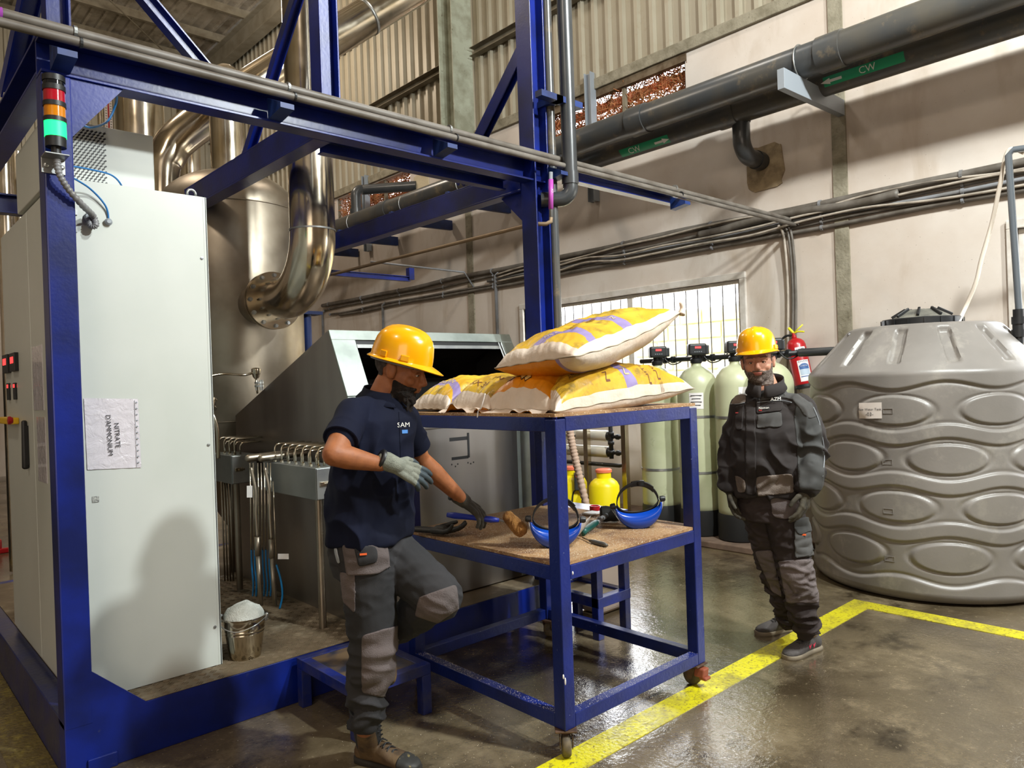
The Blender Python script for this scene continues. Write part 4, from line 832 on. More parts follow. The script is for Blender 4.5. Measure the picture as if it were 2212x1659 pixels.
MB().tube(bez([t_+axd*.02, t_+axd*.02+Vector((0, .08, 0)), t_+Vector((0, .15, -.04)), t_+Vector((0, .17, -.1)), t_+Vector((0, .14, -.16))], 8), .011, 10).build('hose', m_rubber, fe, smooth=True)
fbv = bvh_of(bpy.data.objects['cylinder']); fn = -Vector((CF.x, CF.y, 0)).normalized(); fux = axd.cross(fn).normalized()*1
if fux.dot(CR) < 0: fux = -fux
m_lbl = mat('printed_label', '#e4dedd', .4)
ce = ex_b+axd*H*.33+fn*.088; decal_rect('label', .105, .20, ce, fux, axd, fbv, m_lbl, fe, .0015, 8, 8)
decal_rect('label_blue', .088, .055, ce+axd*.042, fux, axd, fbv, mat('label_blue', '#3d5f95', .4), fe, .003, 8, 4, shape=lambda x, y: (x, y-(.02*(x/.044)**2 if y > 0 else 0)))
decal_rect('label_blue', .088, .008, ce-axd*.055, fux, axd, fbv, bpy.data.materials['label_blue'], fe, .003, 8, 2)
decal_rect('label_grey', .086, .06, ce-axd*.012, fux, axd, fbv, mat('label_grey', '#aebccb', .4), fe, .0025, 8, 4)
decal_text('lettering', 'G.M.M.M.S', .021, ce+axd*.087, fux, axd, fbv, mat('navy_ink', '#33445f', .5), fe, .0035)
decal_text('lettering', 'EXTINCTEUR', .012, ce+axd*.045, fux, axd, fbv, m_lbl, fe, .0045)
ce2 = ex_b+axd*H*.76+fn*.088; decal_rect('label', .095, .08, ce2, fux, axd, fbv, m_lbl, fe, .0015, 8, 4)
for i, (dx, dy) in enumerate(((-.028, .015), (.02, .022), (.02, .008), (-.028, -.018), (.01, -.018), (.034, -.018))): decal_rect('label_print', .03, .012, ce2+fux*dx+axd*dy, fux, axd, fbv, m_pvc2, fe, .003, 3, 2)
# ================================================================== WATER SOFTENERS
pad = struct(MB().box((5.72, 3.0, 0), (XW, 6.1, .06)).build('trim_3', mat('pad_concrete', '#8c7767', .8, 0, '#6f5d50', 5), bev=.01))
m_sage = mat('sage_fibreglass', '#bcbf9e', .35, 0, '#aeb28e', 3, dirt='#989b78', dscale=5, dlo=.6, dhi=.75)
SXc = 6.0
tops = []
def softener(y, label, sticker):
    t = thing('softener_tank', (SXc, y, .06), label, 'tank', 'pale green softener tanks')
    c = (SXc, y, 0); zt = 1.6
    MB().lathe([(.18, .061), (.192, .07), (.192, .28), (.186, .3), (.17, .3)], c, 36).build('base', m_rubber, t, smooth=True, angle=35)
    MB().lathe([(.16, .28), (.182, .3), (.185, .34), (.185, 1.45)]+[(.185*math.cos(a), 1.45+.2*math.sin(a)) for a in np.linspace(.1, 1.3, 9)]+[(.045, 1.655), (.045, 1.68), (0, 1.68)], c, 40).build('body', m_sage, t, smooth=True, angle=50)
    for z in (.65, 1.17): MB().lathe([(.185, z-.012), (.189, z-.011), (.189, z+.011), (.185, z+.012)], c, 40).build('steel_band', m_galv, t, smooth=True, angle=40)
    MB().lathe([(.05, 1.67), (.055, 1.68), (.055, 1.71), (.04, 1.72), (.04, 1.75)], c, 24).build('valve_neck', m_black, t, smooth=True, angle=40)
    f = Vector((-CF.x, -CF.y, 0)).normalized(); s = Vector((-f.y, f.x, 0))
    hd = Vector((SXc, y, 1.80))+f*.03
    h = MB().obox(hd, s, f, (0, 0, 1), .085, .06, .055).build('control_head', m_black, t, bev=.018, seg=3)
    MB().obox(hd-f*.06+s*.0-CR*-.07, s, f, (0, 0, 1), .055, .05, .045).build('head_cover', m_pvcd, t, bev=.01)
    MB().obox(hd+f*.0605+Vector((0, 0, .018))-s*0, s, f, (0, 0, 1), .028, .0015, .009).build('digit_display', m_screen, t)
    for k in range(4): MB().obox(hd+f*.0605+Vector((0, 0, -.022))+s*(-.03+.02*k), s, f, (0, 0, 1), .005, .001, .003).build('button', m_zincgrey, t)
    MB().tube(bez([hd-f*.02+CR*.06-Vector((0, 0, .05)), hd+CR*.13-Vector((0, 0, .12)), hd+CR*.22-Vector((0, 0, .1)), hd+CR*.30-Vector((0, 0, .03))], 6), .007, 6).build('lead', m_black, t, smooth=True)
    if sticker:
        sz, sw, sh, tx_ = sticker; cc = Vector((SXc, y, sz))+f*.186; ux = -s if (-s).dot(CR) > 0 else s
        MBv = MB(); ang = math.atan2(f.y, f.x)+(.25 if tx_ else -.3); n = 8
        g = [[(SXc+.187*math.cos(ang+(i/n-.5)*sw/.185), y+.187*math.sin(ang+(i/n-.5)*sw/.185), sz+(j-.5)*sh) for i in range(n+1)] for j in (0, 1)]
        MBv.rings(g, close=False, caps=False).build('sticker', m_paper, t, smooth=True)
        if tx_:
            fa = Vector((math.cos(ang), math.sin(ang), 0)); text_on('lettering', tx_, .026, Vector((SXc, y, sz))+fa*.189, (-fa.y, fa.x, 0), (0, 0, 1), m_ink, t)
        else:
            for k in range(4):
                fa = Vector((math.cos(ang), math.sin(ang), 0)); MB().obox(Vector((SXc, y, sz+.05-.03*k))+fa*.1875, (-fa.y, fa.x, 0), fa, (0, 0, 1), .05-.01*(k % 2), .001, .003).build('printed_line', m_ink, t)
    tops.append(hd); return t
ys = [P(x, 1000, X=SXc).y for x in (1427, 1511, 1594, 1672)]
softener(ys[0], 'pale green softener tank at the left end, beneath the tip of the bag pile', None)
softener(ys[1], 'pale green softener tank, second from the left, with a small printed sticker', (1.32, .13, .15, None))
softener(ys[2], 'pale green softener tank with a blank-edged white name sticker, left of the standing man', (1.38, .15, .12, 'Postifilter 01M'))
softener(ys[3], 'pale green softener tank hidden behind the standing man', None)
mf = tag(MB().tube([(SXc+.13, ys[0]+.3, 1.72), (SXc+.13, ys[3]-.2, 1.72)], .024, 14).build('manifold_pipe', m_black, smooth=True), 'black manifold pipe joining the heads of the softener tanks', 'pipe')
for y in ys:
    for d in (-.1, 0, .1): MB().tube([(SXc+.13, y+d-.015, 1.72), (SXc+.13, y+d+.015, 1.72)], .036, 14).build('union_nut', m_black, mf, smooth=True, angle=40)
    MB().tube([(SXc+.13, y, 1.72), (SXc+.0, y, 1.74)], .022, 10).build('branch', m_black, mf, smooth=True)
MB().tube([(SXc+.13, ys[3]-.2, 1.72), (SXc+.13, ys[3]-.62, 1.72)], .036, 14).build('end_pipe', m_pvcd, mf, smooth=True, angle=40)
MB().tube([(SXc+.15, ys[3]-.55, 1.72), (SXc+.15, ys[3]-.56, 1.3)], .03, 14).build('drop_pipe', m_pvcd, mf, smooth=True, angle=40)
# reverse osmosis rig
ro = thing('filter_rig', (6.2, 5.3, .06), 'steel filter rig with white membrane tubes and black piping under the raised bags', 'filter rig')
m_mem = mat('membrane_white', '#dcd8ca', .3)
yr = P(1312, 940, X=6.15).y; yl_ = P(1180, 940, X=6.15).y
for i, py in enumerate((894, 942, 976)):
    z = P(1312, py, X=6.15).z; MB().lathe([(.05, -.03), (.06, 0), (.063, .02), (.063, yl_-yr), (.05, yl_-yr+.02)], (6.15, yr, z), 24, (0, 1, 0)).build('membrane_tube', m_mem, ro, smooth=True, angle=40)
    MB().lathe([(.02, -.08), (.045, -.06), (.055, -.03), (.055, .0)], (6.15, yr, z), 20, (0, 1, 0)).build('end_cap', m_black, ro, smooth=True, angle=40)
    if i: text_on('lettering', 'rindow', .055, (6.15-.066, P(1234, py, X=6.09).y, z), (0, -1, 0), (0, 0, 1), m_ink, ro)
    MB().tube([(6.1, yr-.06, z), (6.1, yr-.3, z)], .018, 12).build('branch_pipe', m_black, ro, smooth=True)
    MB().tube([(6.1, yr-.17, z), (6.1, yr-.2, z)], .03, 12).build('union_nut', m_black, ro, smooth=True)
z0 = P(1312, 1000, X=6.1).z; z1 = P(1312, 900, X=6.1).z
MB().tube([(6.1, yr-.09, z0+.05), (6.1, yr-.09, z1+.1)], .024, 12).build('riser_pipe', m_black, ro, smooth=True)
for k in range(5): MB().tube([(6.1, yr-.09, z0+.1+k*.1), (6.1, yr-.09, z0+.14+k*.1)], .035, 12).build('union_nut', m_black, ro, smooth=True)
MB().tube([(6.1, yr-.3, z1+.15), (6.1, yr-.3, z0), (6.1, yr-.2, z0-.02), (6.1, yl_+.1, z0-.02)], .022, 12).build('header_pipe', m_black, ro, smooth=True, angle=60)
for py, nm in ((1272, 'post'), (1354, 'post')):
    y = P(py, 1000, X=6.05).y; MB().box((6.0, y-.03, .06), (6.06, y+.03, 1.45)).build(nm, m_steel, ro, bev=.004)
m_yjug = mat('yellow_plastic', '#f2dc10', .35)
for px_, lab in ((1238, 'yellow dosing tank with a black pump on top, left one of two'), (1306, 'yellow dosing tank with an orange cap, right one of two')):
    y = P(px_, 1080, X=5.75).y; d = thing('dosing_tank', (5.75, y, .06), lab, 'tank', 'yellow dosing tanks'); sc1 = .155
    MB().lathe([(.13, .061), (sc1, .08), (sc1, .46), (sc1-.02, .5), (.1, .53), (.075, .54), (.075, .6), (.0, .6)], (5.75, y, 0), 36).build('tank_body', m_yjug, d, smooth=True, angle=40)
    MB().lathe([(.085, .6), (.085, .625), (.07, .635), (0, .635)], (5.75, y, 0), 24).build('cap', mat('orange_cap', '#e87a5a', .4), d, smooth=True, angle=40)
    if px_ < 1270:
        c = P(1250, 1040, X=5.68); MB().obox(c, CR, CF, (0, 0, 1), .05, .06, .09).build('pump', m_pvcd, d, bev=.015, seg=3)
        MB().obox(c-CF*.062+Vector((0, 0, .055)), CR, CF, (0, 0, 1), .032, .002, .014).build('digit_display', m_screen, d)
        MB().tube(bez([c-Vector((0, 0, .08)), c-Vector((0, 0, .12))-CR*.06, c-Vector((0, 0, .3))-CR*.08], 6), .008, 8).build('lead', m_black, d, smooth=True)
hp = bez([P(1228, 905, D=5.6), P(1236, 960, D=5.6), P(1252, 1030, D=5.6), P(1272, 1115, D=5.6)], 26)
tag(MB().tube(hp, [.028+.004*math.sin(i*2.2) for i in range(len(hp))], 14).build('suction_hose', mat('beige_hose', '#bb9f8b', .5), smooth=True), 'ribbed beige suction hose in front of the yellow dosing tanks', 'hose')
MB().tube([P(1226, 880, D=5.6), P(1229, 910, D=5.6)], .036, 16).build('hose_clamp', m_galv, bpy.data.objects['suction_hose'], smooth=True)
# ================================================================== WATER TANK
TC = (5.96, 1.975); TR = .80
m_tank = mat('grey_rotomoulded_plastic', '#7f7a75', .38, 0, '#716c67', 1.6, dirt='#979289', dscale=4, dlo=.55, dhi=.8, bump=.05, bscale=60)
tk = thing('water_tank', (*TC, 0), 'big grey moulded plastic water tank with wavy bands and oval bosses', 'tank')
th0 = math.atan2(-TC[1], -TC[0])
thr = [math.atan2(P(x, 888, D=4.8).y-TC[1], P(x, 888, D=4.8).x-TC[0]) for x in (1915, 2112)]
step = 2*PI/8; ph = thr[0]*0+ (math.atan2(P(1922, 888, D=4.85).y-TC[1], P(1922, 888, D=4.85).x-TC[0]))
rows = [(1.275, 0), (.955, .5), (.635, 0), (.315, .5)]
def sm(x, a, b): t = min(max((x-a)/(b-a), 0), 1); return t*t*(3-2*t)
def tank_r(th, z):
    r = TR-.02*abs(z-.75)
    for zc, o in rows:
        d = ((th-ph)/step-o+.5) % 1-.5; u = d*step*TR/.235; v = (z-zc)/.098; q = math.sqrt(u*u+v*v)
        r += .011*(1-sm(q, .9, 1.02))-.007*math.exp(-((q-1.07)/.07)**2)
    for zc, s, wd in ((1.44, 1, 0), (1.115, 1, 1), (.795, -1, 1), (.475, 1, 1), (.15, -1, 0)):
        zw = zc-.026*s*math.cos((th-ph)/step*2*PI)
        if wd: r += .012*(sm(z, zw-.052, zw-.036)-sm(z, zw+.036, zw+.052))-.004*(math.exp(-((z-zw-.055)/.012)**2)+math.exp(-((z-zw+.055)/.012)**2))
        elif zc > 1: r += .012*sm(z, zw-.008, zw+.012)-.006*math.exp(-((z-zw+.014)/.01)**2)
        else: r += .012*(1-sm(z, zw-.012, zw+.008))-.006*math.exp(-((z-zw-.014)/.01)**2)
    return r
NT_ = 400; NZ = 230; R = []
prof = [(.6, 0), (.70, .0), (.76, .018), (.79, .05)]
for r_, z in prof: R.append([(TC[0]+r_*math.cos(2*PI*k/NT_), TC[1]+r_*math.sin(2*PI*k/NT_), z) for k in range(NT_)])
for j in range(NZ+1):
    z = .075+(1.50-.075)*j/NZ
    R.append([(TC[0]+tank_r(2*PI*k/NT_, z)*math.cos(2*PI*k/NT_), TC[1]+tank_r(2*PI*k/NT_, z)*math.sin(2*PI*k/NT_), z) for k in range(NT_)])
for j in range(1, 41):      # shoulder, ribbed cone, plateau
    t = j/40
    if t < .14: a = t/.14*PI/3.2; r = TR-.06*(1-math.cos(a))-.002; z = 1.50+.06*math.sin(a)
    else: s = (t-.14)/.86; r = TR-.027-(TR-.027-.50)*min(s/.93, 1)-(.03*(s-.93)/.07 if s > .93 else 0); z = 1.55+.30*min(s/.93, 1)+(.012*(s-.93)/.07 if s > .93 else 0)
    row = []
    for k in range(NT_):
        th = 2*PI*k/NT_; d = abs(((th-ph)/(2*PI/13)+.5) % 1-.5)*(2*PI/13)*r
        g = sm(t, .22, .3)*(1-sm(t, .84, .9))*(1-sm(d, .028, .042)); rr_ = r-.02*g; row.append((TC[0]+rr_*math.cos(th), TC[1]+rr_*math.sin(th), z-.022*g))
    R.append(row)
R.append([(TC[0]+.3*math.cos(2*PI*k/NT_), TC[1]+.3*math.sin(2*PI*k/NT_), 1.866) for k in range(NT_)])
tb = MB().rings(R).build('tank_body', m_tank, tk, smooth=True, angle=60)
lidz = 1.868
ld = MB().lathe([(.262, 0), (.268, .005), (.27, .045), (.262, .052), (.2, .056), (.19, .06)], (*TC, lidz), 48).build('lid', m_black, tk, smooth=True, angle=35)
MB().lathe([(.21, .055), (.19, .062), (.10, .118), (0, .122)], (*TC, lidz), 48).build('lid_dome', mat('dusty_lid', '#78766c', .6, 0, '#3a3a38', 7), ld, smooth=True, angle=40)
for k in range(8):
    a = k*PI/4+.2; d = Vector((math.cos(a), math.sin(a), 0)); s = Vector((-d.y, d.x, 0)); c = Vector((*TC, lidz))
    q = [c+d*.2+Vector((0, 0, .058)), c+d*.105+Vector((0, 0, .114))]
    MB().beam(q[0]+Vector((0, 0, .012)), q[1]+Vector((0, 0, .012)), .018, .02).build('lid_rib', m_black, ld, bev=.003)
for k in range(16):
    a = k*PI/8; d = Vector((math.cos(a), math.sin(a), 0)); c = Vector((*TC, lidz+.026))+d*.271; MB().obox(c, d, (-d.y, d.x, 0), (0, 0, 1), .004, .005, .02).build('lid_grip', m_black, ld)
a = P(1945, 705, D=5.2); MB().tube(arc(a-Vector((0, 0, .005)), CR, (0, 0, 1), .014, 0, PI, 8), .005, 8).build('lifting_eye', m_galv, tk, smooth=True)
# name sheet and cast plates
tbv = bvh_of(tb); fdir = (Vector((0, 0, 0))-Vector((*TC, 0))).normalized()
def on_tank(px_, py_):
    hit = tbv.ray_cast(CAM, ray(px_, py_).normalized()); n = Vector((hit[0].x-TC[0], hit[0].y-TC[1], 0)).normalized(); return hit[0], n
h, n = on_tank(1879, 887); ux = Vector((-n.y, n.x, 0)); up = Vector((0, 0, 1))
sg_ = thing('tank_sign', tuple(h+n*.004), 'white paper sign reading Raw Water Tank 03 stuck on the grey tank', 'sign')
decal_rect('sheet', .165, .108, h, ux+up*.03, up, tbv, mat('sign_paper', '#d8cfc8', .6), sg_, .006, 8, 4)
decal_text('lettering', 'Raw Water Tank', .023, h+up*.008, ux+up*.03, up, tbv, m_ink, sg_, .008); decal_text('lettering', '-03-', .034, h-up*.025, ux+up*.03, up, tbv, m_ink, sg_, .008)
for q in ((1918, 888), (1917, 998), (1919, 1104), (1922, 1207)):
    h, n = on_tank(*q); ux = Vector((-n.y, n.x, 0))
    mb = MB()
    for dx, dy, w_, h_ in ((0, .016, .062, .003), (0, -.016, .062, .003), (-.03, 0, .003, .03), (.03, 0, .003, .03)): mb.obox(h+ux*dx+up*dy+n*.0015, ux, n, up, w_/2, .002, h_/2)
    mb.build('cast_plate', m_tank, tk)
# ================================================================== ROLLING TABLE
tx0, tx1, ty0, ty1 = 2.15, 3.17, 2.10, 3.22
rt = thing('rolling_table', (tx0, ty0, 0), 'blue steel rolling table with two plywood shelves in the middle of the floor', 'table')
m_tbl = mat('chipped_blue_paint', '#0f236e', .36, 0, '#0c1b52', 4, dirt='#b9bcc8', dscale=48, dlo=.69, dhi=.73, bump=.15, bscale=50)
T = .062
for x in (tx0, tx1-T):
    for y in (ty0, ty1-T): MB().box((x, y, .115), (x+T, y+T, 1.392)).build('leg', m_tbl, rt, bev=.004)
def rails(z0, z1, ins=0):
    MB().box((tx0+T, ty0, z0), (tx1-T, ty0+.05, z1)).build('rail', m_tbl, rt, bev=.003); MB().box((tx0+T, ty1-.05, z0), (tx1-T, ty1, z1)).build('rail', m_tbl, rt, bev=.003)
    MB().box((tx0, ty0+T, z0), (tx0+.05, ty1-T, z1)).build('rail', m_tbl, rt, bev=.003); MB().box((tx1-.05, ty0+T, z0), (tx1, ty1-T, z1)).build('rail', m_tbl, rt, bev=.003)
rails(.115, .172); rails(.725, .785); rails(1.34, 1.40)
def ply():
    M = NT('salty_plywood'); a = M.mix(M.ramp(M.noise(2.2, 6, (1, 3, 1), dist=.6), .35, .65), lin('#96704a'), lin('#b08d63'))
    a = M.mix(M.ramp(M.noise(3.2, 7, rough=.7), .5, .66), a, lin('#6d4c35')); a = M.mix(M.ramp(M.noise(110, 3), .6, .67), a, lin('#d8cbb2'))
    M.l(a, M.b.inputs['Base Color']); M.b.inputs['Roughness'].default_value = .7; M.bump(M.noise(90, 3), .5); return M.m
m_ply = ply()
MB().box((tx0+.006, ty0+.006, 1.401), (tx1-.006, ty1-.006, 1.415)).build('top_board', m_ply, rt)
mb = MB().box((tx0+T+.001, ty0+.006, .786), (tx1-T-.001, ty1-.006, .8)).box((tx0+.006, ty0+T+.001, .786), (tx0+T, ty1-T-.001, .8)).box((tx1-T, ty0+T+.001, .786), (tx1-.006, ty1-T-.001, .8)); mb.build('shelf_board', m_ply, rt)
for x_, y_, h_ in ((1217, 1462, .010), (1221, 1472, .016), (1237, 1238, .008)):
    c = P(x_, y_, X=tx0-.0005) if x_ < 1229 else P(x_, y_, Y=ty0-.0005); MB().ell(c, (.004, .004, h_), None, 10, 8).build('paint_drip', m_paper, rt, smooth=True)
m_cast = mat('rusty_caster', '#6b5140', .6, .4, '#4f3d33', 30); m_wheel = mat('muddy_wheel', '#4a4134', .7, 0, '#6b5d45', 20); m_brake = mat('worn_red_brake', '#8c4a35', .5)
def caster(x, y, ang, brake):
    c = Vector((x, y, 0)); d = Vector((math.cos(ang), math.sin(ang), 0)); s = Vector((-d.y, d.x, 0)); wc = c-d*.02+Vector((0, 0, .046))
    k = MB().obox(c+Vector((0, 0, .11)), d, s, (0, 0, 1), .045, .045, .004).build('caster', m_cast, rt, bev=.002)
    MB().lathe([(.025, .09), (.03, .1), (.03, .107)], c, 20).build('swivel', m_cast, k, smooth=True, angle=40)
    for q in (-1, 1): MB().prism([wc+s*q*.024+d*.035+Vector((0, 0, .046)), wc+s*q*.024-d*.03+Vector((0, 0, .046)), wc+s*q*.024-d*.012-Vector((0, 0, .012)), wc+s*q*.024+d*.012-Vector((0, 0, .012))], s*q*.003).build('fork', m_cast, k)
    MB().lathe([(.02, -.019), (.038, -.019), (.045, -.012), (.046, 0), (.045, .012), (.038, .019), (.02, .019)], wc, 32, s).build('wheel', m_wheel, k, smooth=True, angle=50)
    if brake: MB().obox(wc+d*.055+Vector((0, 0, .03)), d, s, (.2, 0, 1), .028, .024, .022).obox(wc+d*.075+Vector((0, 0, .005)), d, s, (0, 0, 1), .02, .024, .008).build('brake_pedal', m_brake, k, bev=.006)
a_ = math.atan2(CF.y, CF.x)
caster(tx0+.035, ty0+.035, a_, False); caster(tx1-.04, ty0+.035, a_-2.4, True); caster(tx0+.035, ty1-.04, a_+.5, False); caster(tx1-.04, ty1-.04, a_+2.6, False)
for k in bpy.data.objects:
    if k.name.startswith('caster') and k.parent: pass
random.seed(21)
m_salt = mat('salt_granule', '#e6ddc8', .7)
mb = MB()
for i in range(2600):
    if random.random() < .75: x = 2.2+abs(random.gauss(0, .35)); y = random.uniform(2.12, 3.1) if random.random() < .5 else 2.12+abs(random.gauss(0, .2))
    else: x = random.uniform(2.2, 3.1); y = random.uniform(2.12, 3.15)
    if x > 3.1 or y > 3.2: continue
    r = random.uniform(.0008, .0019); z = .8
    mb.add([(x+r, y, z), (x-r*.5, y+r*.8, z), (x-r*.5, y-r*.8, z), (x, y, z+r*1.5)], [(0, 1, 3), (1, 2, 3), (2, 0, 3)])
tag(mb.build('salt_granules', m_salt, kind='stuff'), 'scattered white salt granules on the lower plywood shelf', 'granules')
mb = MB()
for i in range(1500):
    if i < 500: x = random.uniform(tx0, tx1); y = ty0+random.uniform(.002, .048); z = .172
    elif i < 1000: x = tx0+random.uniform(.002, .048); y = random.uniform(ty0, ty1); z = .172
    else: x = random.gauss(2.0, .5); y = random.gauss(2.3, .5); z = 0
    r = random.uniform(.0008, .0018); mb.add([(x+r, y, z), (x-r*.5, y+r*.8, z), (x-r*.5, y-r*.8, z), (x, y, z+r*1.5)], [(0, 1, 3), (1, 2, 3), (2, 0, 3)])
tag(mb.build('salt_granules', m_salt, kind='stuff'), 'spilled white granules on the bottom rails and wet floor', 'granules')
# ================================================================== BAGS
m_by = mat('bag_yellow', '#d2ad36', .38, 0, '#c6951f', 3, dirt='#8a7130', dscale=11, dlo=.52, dhi=.66, bump=.35, bscale=22); m_bo = mat('bag_orange', '#db8a12', .4, 0, '#c47a10', 5, bump=.35, bscale=22)
m_bw = mat('bag_white', '#d8c9ba', .42, 0, '#cdb8a4', 5, bump=.45, bscale=24); m_bp = mat('bag_purple', '#7f6f9f', .42, 0, '#8f80ac', 9, bump=.3, bscale=22)
m_bseam = mat('bag_stitch', '#b5a795', .8); m_print = mat('bag_print', '#6b3e1c', .6); m_pale = mat('bag_pale_print', '#d8c07a', .5)
BM = [m_by, m_bw, m_bp, m_bo]
def bag(label, C, Tu, Td, seed, pat, flap=0, flapdrop=.06, bend=lambda u, v: 0, fs=1.0, group='yellow fertiliser bags piled on the table'):
    C = [Vector(c) for c in C]      # corners (u0v0),(u1v0),(u1v1),(u0v1): u along the length, v across
    L = (C[1]-C[0]).length; Wd = (C[3]-C[0]).length; N = ((C[1]-C[0]).cross(C[3]-C[0])).normalized()
    cen = sum(C, Vector())/4
    t = thing('fertiliser_bag', tuple(cen), label, 'bag', group)
    def S(u, v, side, off=0):
        v = min(max(v, 0), 1); u = min(u, 1); uu = max(u, 0); pin = 1-.10*(1-abs(2*min(uu, 1)-1)**4)*0
        # pillow outline: edges pulled inwards between the corners
        pu = .5+(uu-.5)*(1-.05*(1-(2*v-1)**2)); pv = .5+(v-.5)*(1-.09*(1-(2*uu-1)**2))
        b = C[0]*(1-pu)*(1-pv)+C[1]*pu*(1-pv)+C[2]*pu*pv+C[3]*(1-pu)*pv
        e = (1-abs(2*uu-1)**3.6)**.6*(1-abs(2*v-1)**3.2)**.5 if 0 <= u else 0
        h = (Tu if side > 0 else -Td)*e
        w_ = noise.noise(Vector((u*6*fs, v*6, seed)))*.014*min(e*4, 1)+noise.noise(Vector((u*17, v*17, seed+9)))*.005*min(e*4, 1)
        rad = math.sin((u*38 if (v < .2 or v > .8) else v*34)+seed)*.0025*(1-e)
        p = b+N*(h+(w_+rad)*(1 if side > 0 else .3))+Vector((0, 0, bend(u, v)))
        if u < 0:
            s = -u/max(flap, 1e-6); du = (C[0]-C[1]).normalized()
            p = p+du*flap*L*s*.7+Vector((0, 0, -flapdrop*s*s+.02*s*math.sin(v*9+seed)+.01*s*math.sin(v*23+seed*2)))+N*(.0015*side)
        else: p = p+N*(.0012*side)
        return p+N*off*side
    nu, nv = 150, 110; us = [(-flap+(1+flap)*i/nu) for i in range(nu+1)]; mb = MB()
    for side in (1, -1):
        g = [[S(u, j/nv, side) for j in range(nv+1)] for u in us]; o = len(mb.v); mb.v += [tuple(p) for r in g for p in r]
        for i in range(nu):
            for j in range(nv):
                a = o+i*(nv+1)+j; f = (a, a+nv+1, a+nv+2, a+1); mb.f.append(f if side > 0 else f[::-1]); mb.mi.append(pat((us[i]+us[i+1])/2, (j+.5)/nv, side))
    sk = mb.build('bag_skin', BM, t, smooth=True)
    for v_ in (0, 1): MB().tube([S(u, v_, 1, .001) for u in us[::3] if u >= 0], .003, 6).build('side_seam', m_bseam, t, smooth=True)
    MB().tube([S(.0, j/20, 1, .001) for j in range(21)], .003, 6).build('end_seam', m_bseam, t, smooth=True)
    return t, S, L, Wd
def bag_print(t, S, L, Wd, txt, size, u0, v0, m, ang=0, side=1, curve=0):
    vs, fs = refine(*text_mesh(txt, size), .008); ca, sa = math.cos(ang), math.sin(ang); mb = MB(); out = []
    for x, y, _ in vs:
        if curve: a = x/curve; x, y = (curve+y)*math.sin(a), (curve+y)*math.cos(a)-curve
        X, Y = x*ca-y*sa, x*sa+y*ca; out.append(S(u0+X/L, v0+Y/Wd, side, .003))
    return mb.add(out, fs).build('print', m, t)
def pat_top(u, v, side):
    if side > 0:
        if v < .028 or v > .97 or u < .07 or u > .97: 
            return 1
        x = (u-.17)*1.0; d = math.hypot((u-.05)/.13, (v-.12)/.30)
        if 1.0 < d < 1.5: return 2
        if .50 < u < .59 and v < .6: return 2
        return 0
    if v < .2: return 1
    if v < .25: return 2
    return 3
# bottom right bag along the right edge
zt = 1.417
def z0bend(u, v): return 0
R1 = bag('yellow bag lying along the right table edge under the raised bag', [(2.17, 2.12, zt+.005), (3.155, 2.10, zt+.07), (3.05, 2.52, zt+.075), (2.27, 2.36, zt+.02)], .155, .055, 3.0,
         lambda u, v, s: (1 if (u < .05 or u > .94 or v < .018 or v > .98) else 2 if .5 < u < .58 else 0) if s > 0 else (1 if (v < .16 or u > .88 or u < .1) else 2 if .5 < u < .68 else 3), flap=.0)
bag_print(*R1, 'N', .05, .54, .16, m_pale, PI/2); bag_print(*R1, 'N 34', .045, .38, .22, m_print, PI/2); bag_print(*R1, 'NITRATE', .025, .68, .20, m_print, PI/2); bag_print(*R1, 'ENGRAIS', .03, .76, .2, m_print, PI/2); bag_print(*R1, 'AMMONITRATE', .035, .27, .3, m_print, 0)
A1 = bag('orange faced bag with hazard diamonds and a loose mouth at the left edge', [(2.2, 2.19, zt+.01), (3.0, 2.3, zt+.02), (3.0, 2.75, zt+.02), (2.2, 2.62, zt+.01)], .185, .005, 5.0,
         lambda u, v, s: (1 if (u < .05 or u > .97) else 3) if s > 0 else 3, flap=.09, flapdrop=.02)
for k, (v_, u_) in enumerate(((.78, .14), (.66, .14), (.55, .12), (.46, .10))):
    t, S, L, Wd = A1; mb = MB(); q = .026 if k < 2 else .02; rot = 0 if k < 2 else PI/4
    pts = [(q*1.3*math.cos(rot+PI/4+PI/2*i), q*1.3*math.sin(rot+PI/4+PI/2*i)) for i in range(4)]; pin = [(x*.8, y*.8) for x, y in pts]
    mb.add([S(u_+y/L, v_-x/Wd, 1, .003) for x, y in pts], [(0, 1, 2, 3)]).build('hazard_diamond', m_print, t)
    MB().add([S(u_+y/L, v_-x/Wd, 1, .0045) for x, y in pin], [(0, 1, 2, 3)]).build('diamond_field', m_pale, t)
bag_print(*A1, 'ENGRAIS CE', .025, .22, .5, m_print, -PI/2)
B1 = bag('yellow bag with creased dark print, third from the right edge', [(2.19, 2.56, zt+.01), (3.0, 2.62, zt+.02), (3.0, 2.98, zt+.02), (2.19, 2.9, zt+.01)], .165, .005, 8.0,
         lambda u, v, s: (1 if (u < .05 or u > .97) else 0) if s > 0 else 3, flap=.07, flapdrop=.0)
bag_print(*B1, 'KX 34', .05, .11, .5, m_print, -PI/2); bag_print(*B1, 'KN', .05, .2, .3, m_print, -PI/2)
C1 = bag('yellow bag with a purple arc at the left end of the pile', [(2.19, 2.88, zt+.012), (3.0, 2.9, zt+.02), (3.0, 3.2, zt+.02), (2.19, 3.2, zt+.012)], .16, .008, 11.0,
         lambda u, v, s: (1 if (u < .05 or u > .97) else 2 if 1.0 < math.hypot((u+.02)/.15, (v-.5)/.55) < 1.35 or .62 < u < .7 else 0) if s > 0 else 1, flap=.0)
bag_print(*C1, '34.8 %N', .035, .155, .5, m_pale, -PI/2)
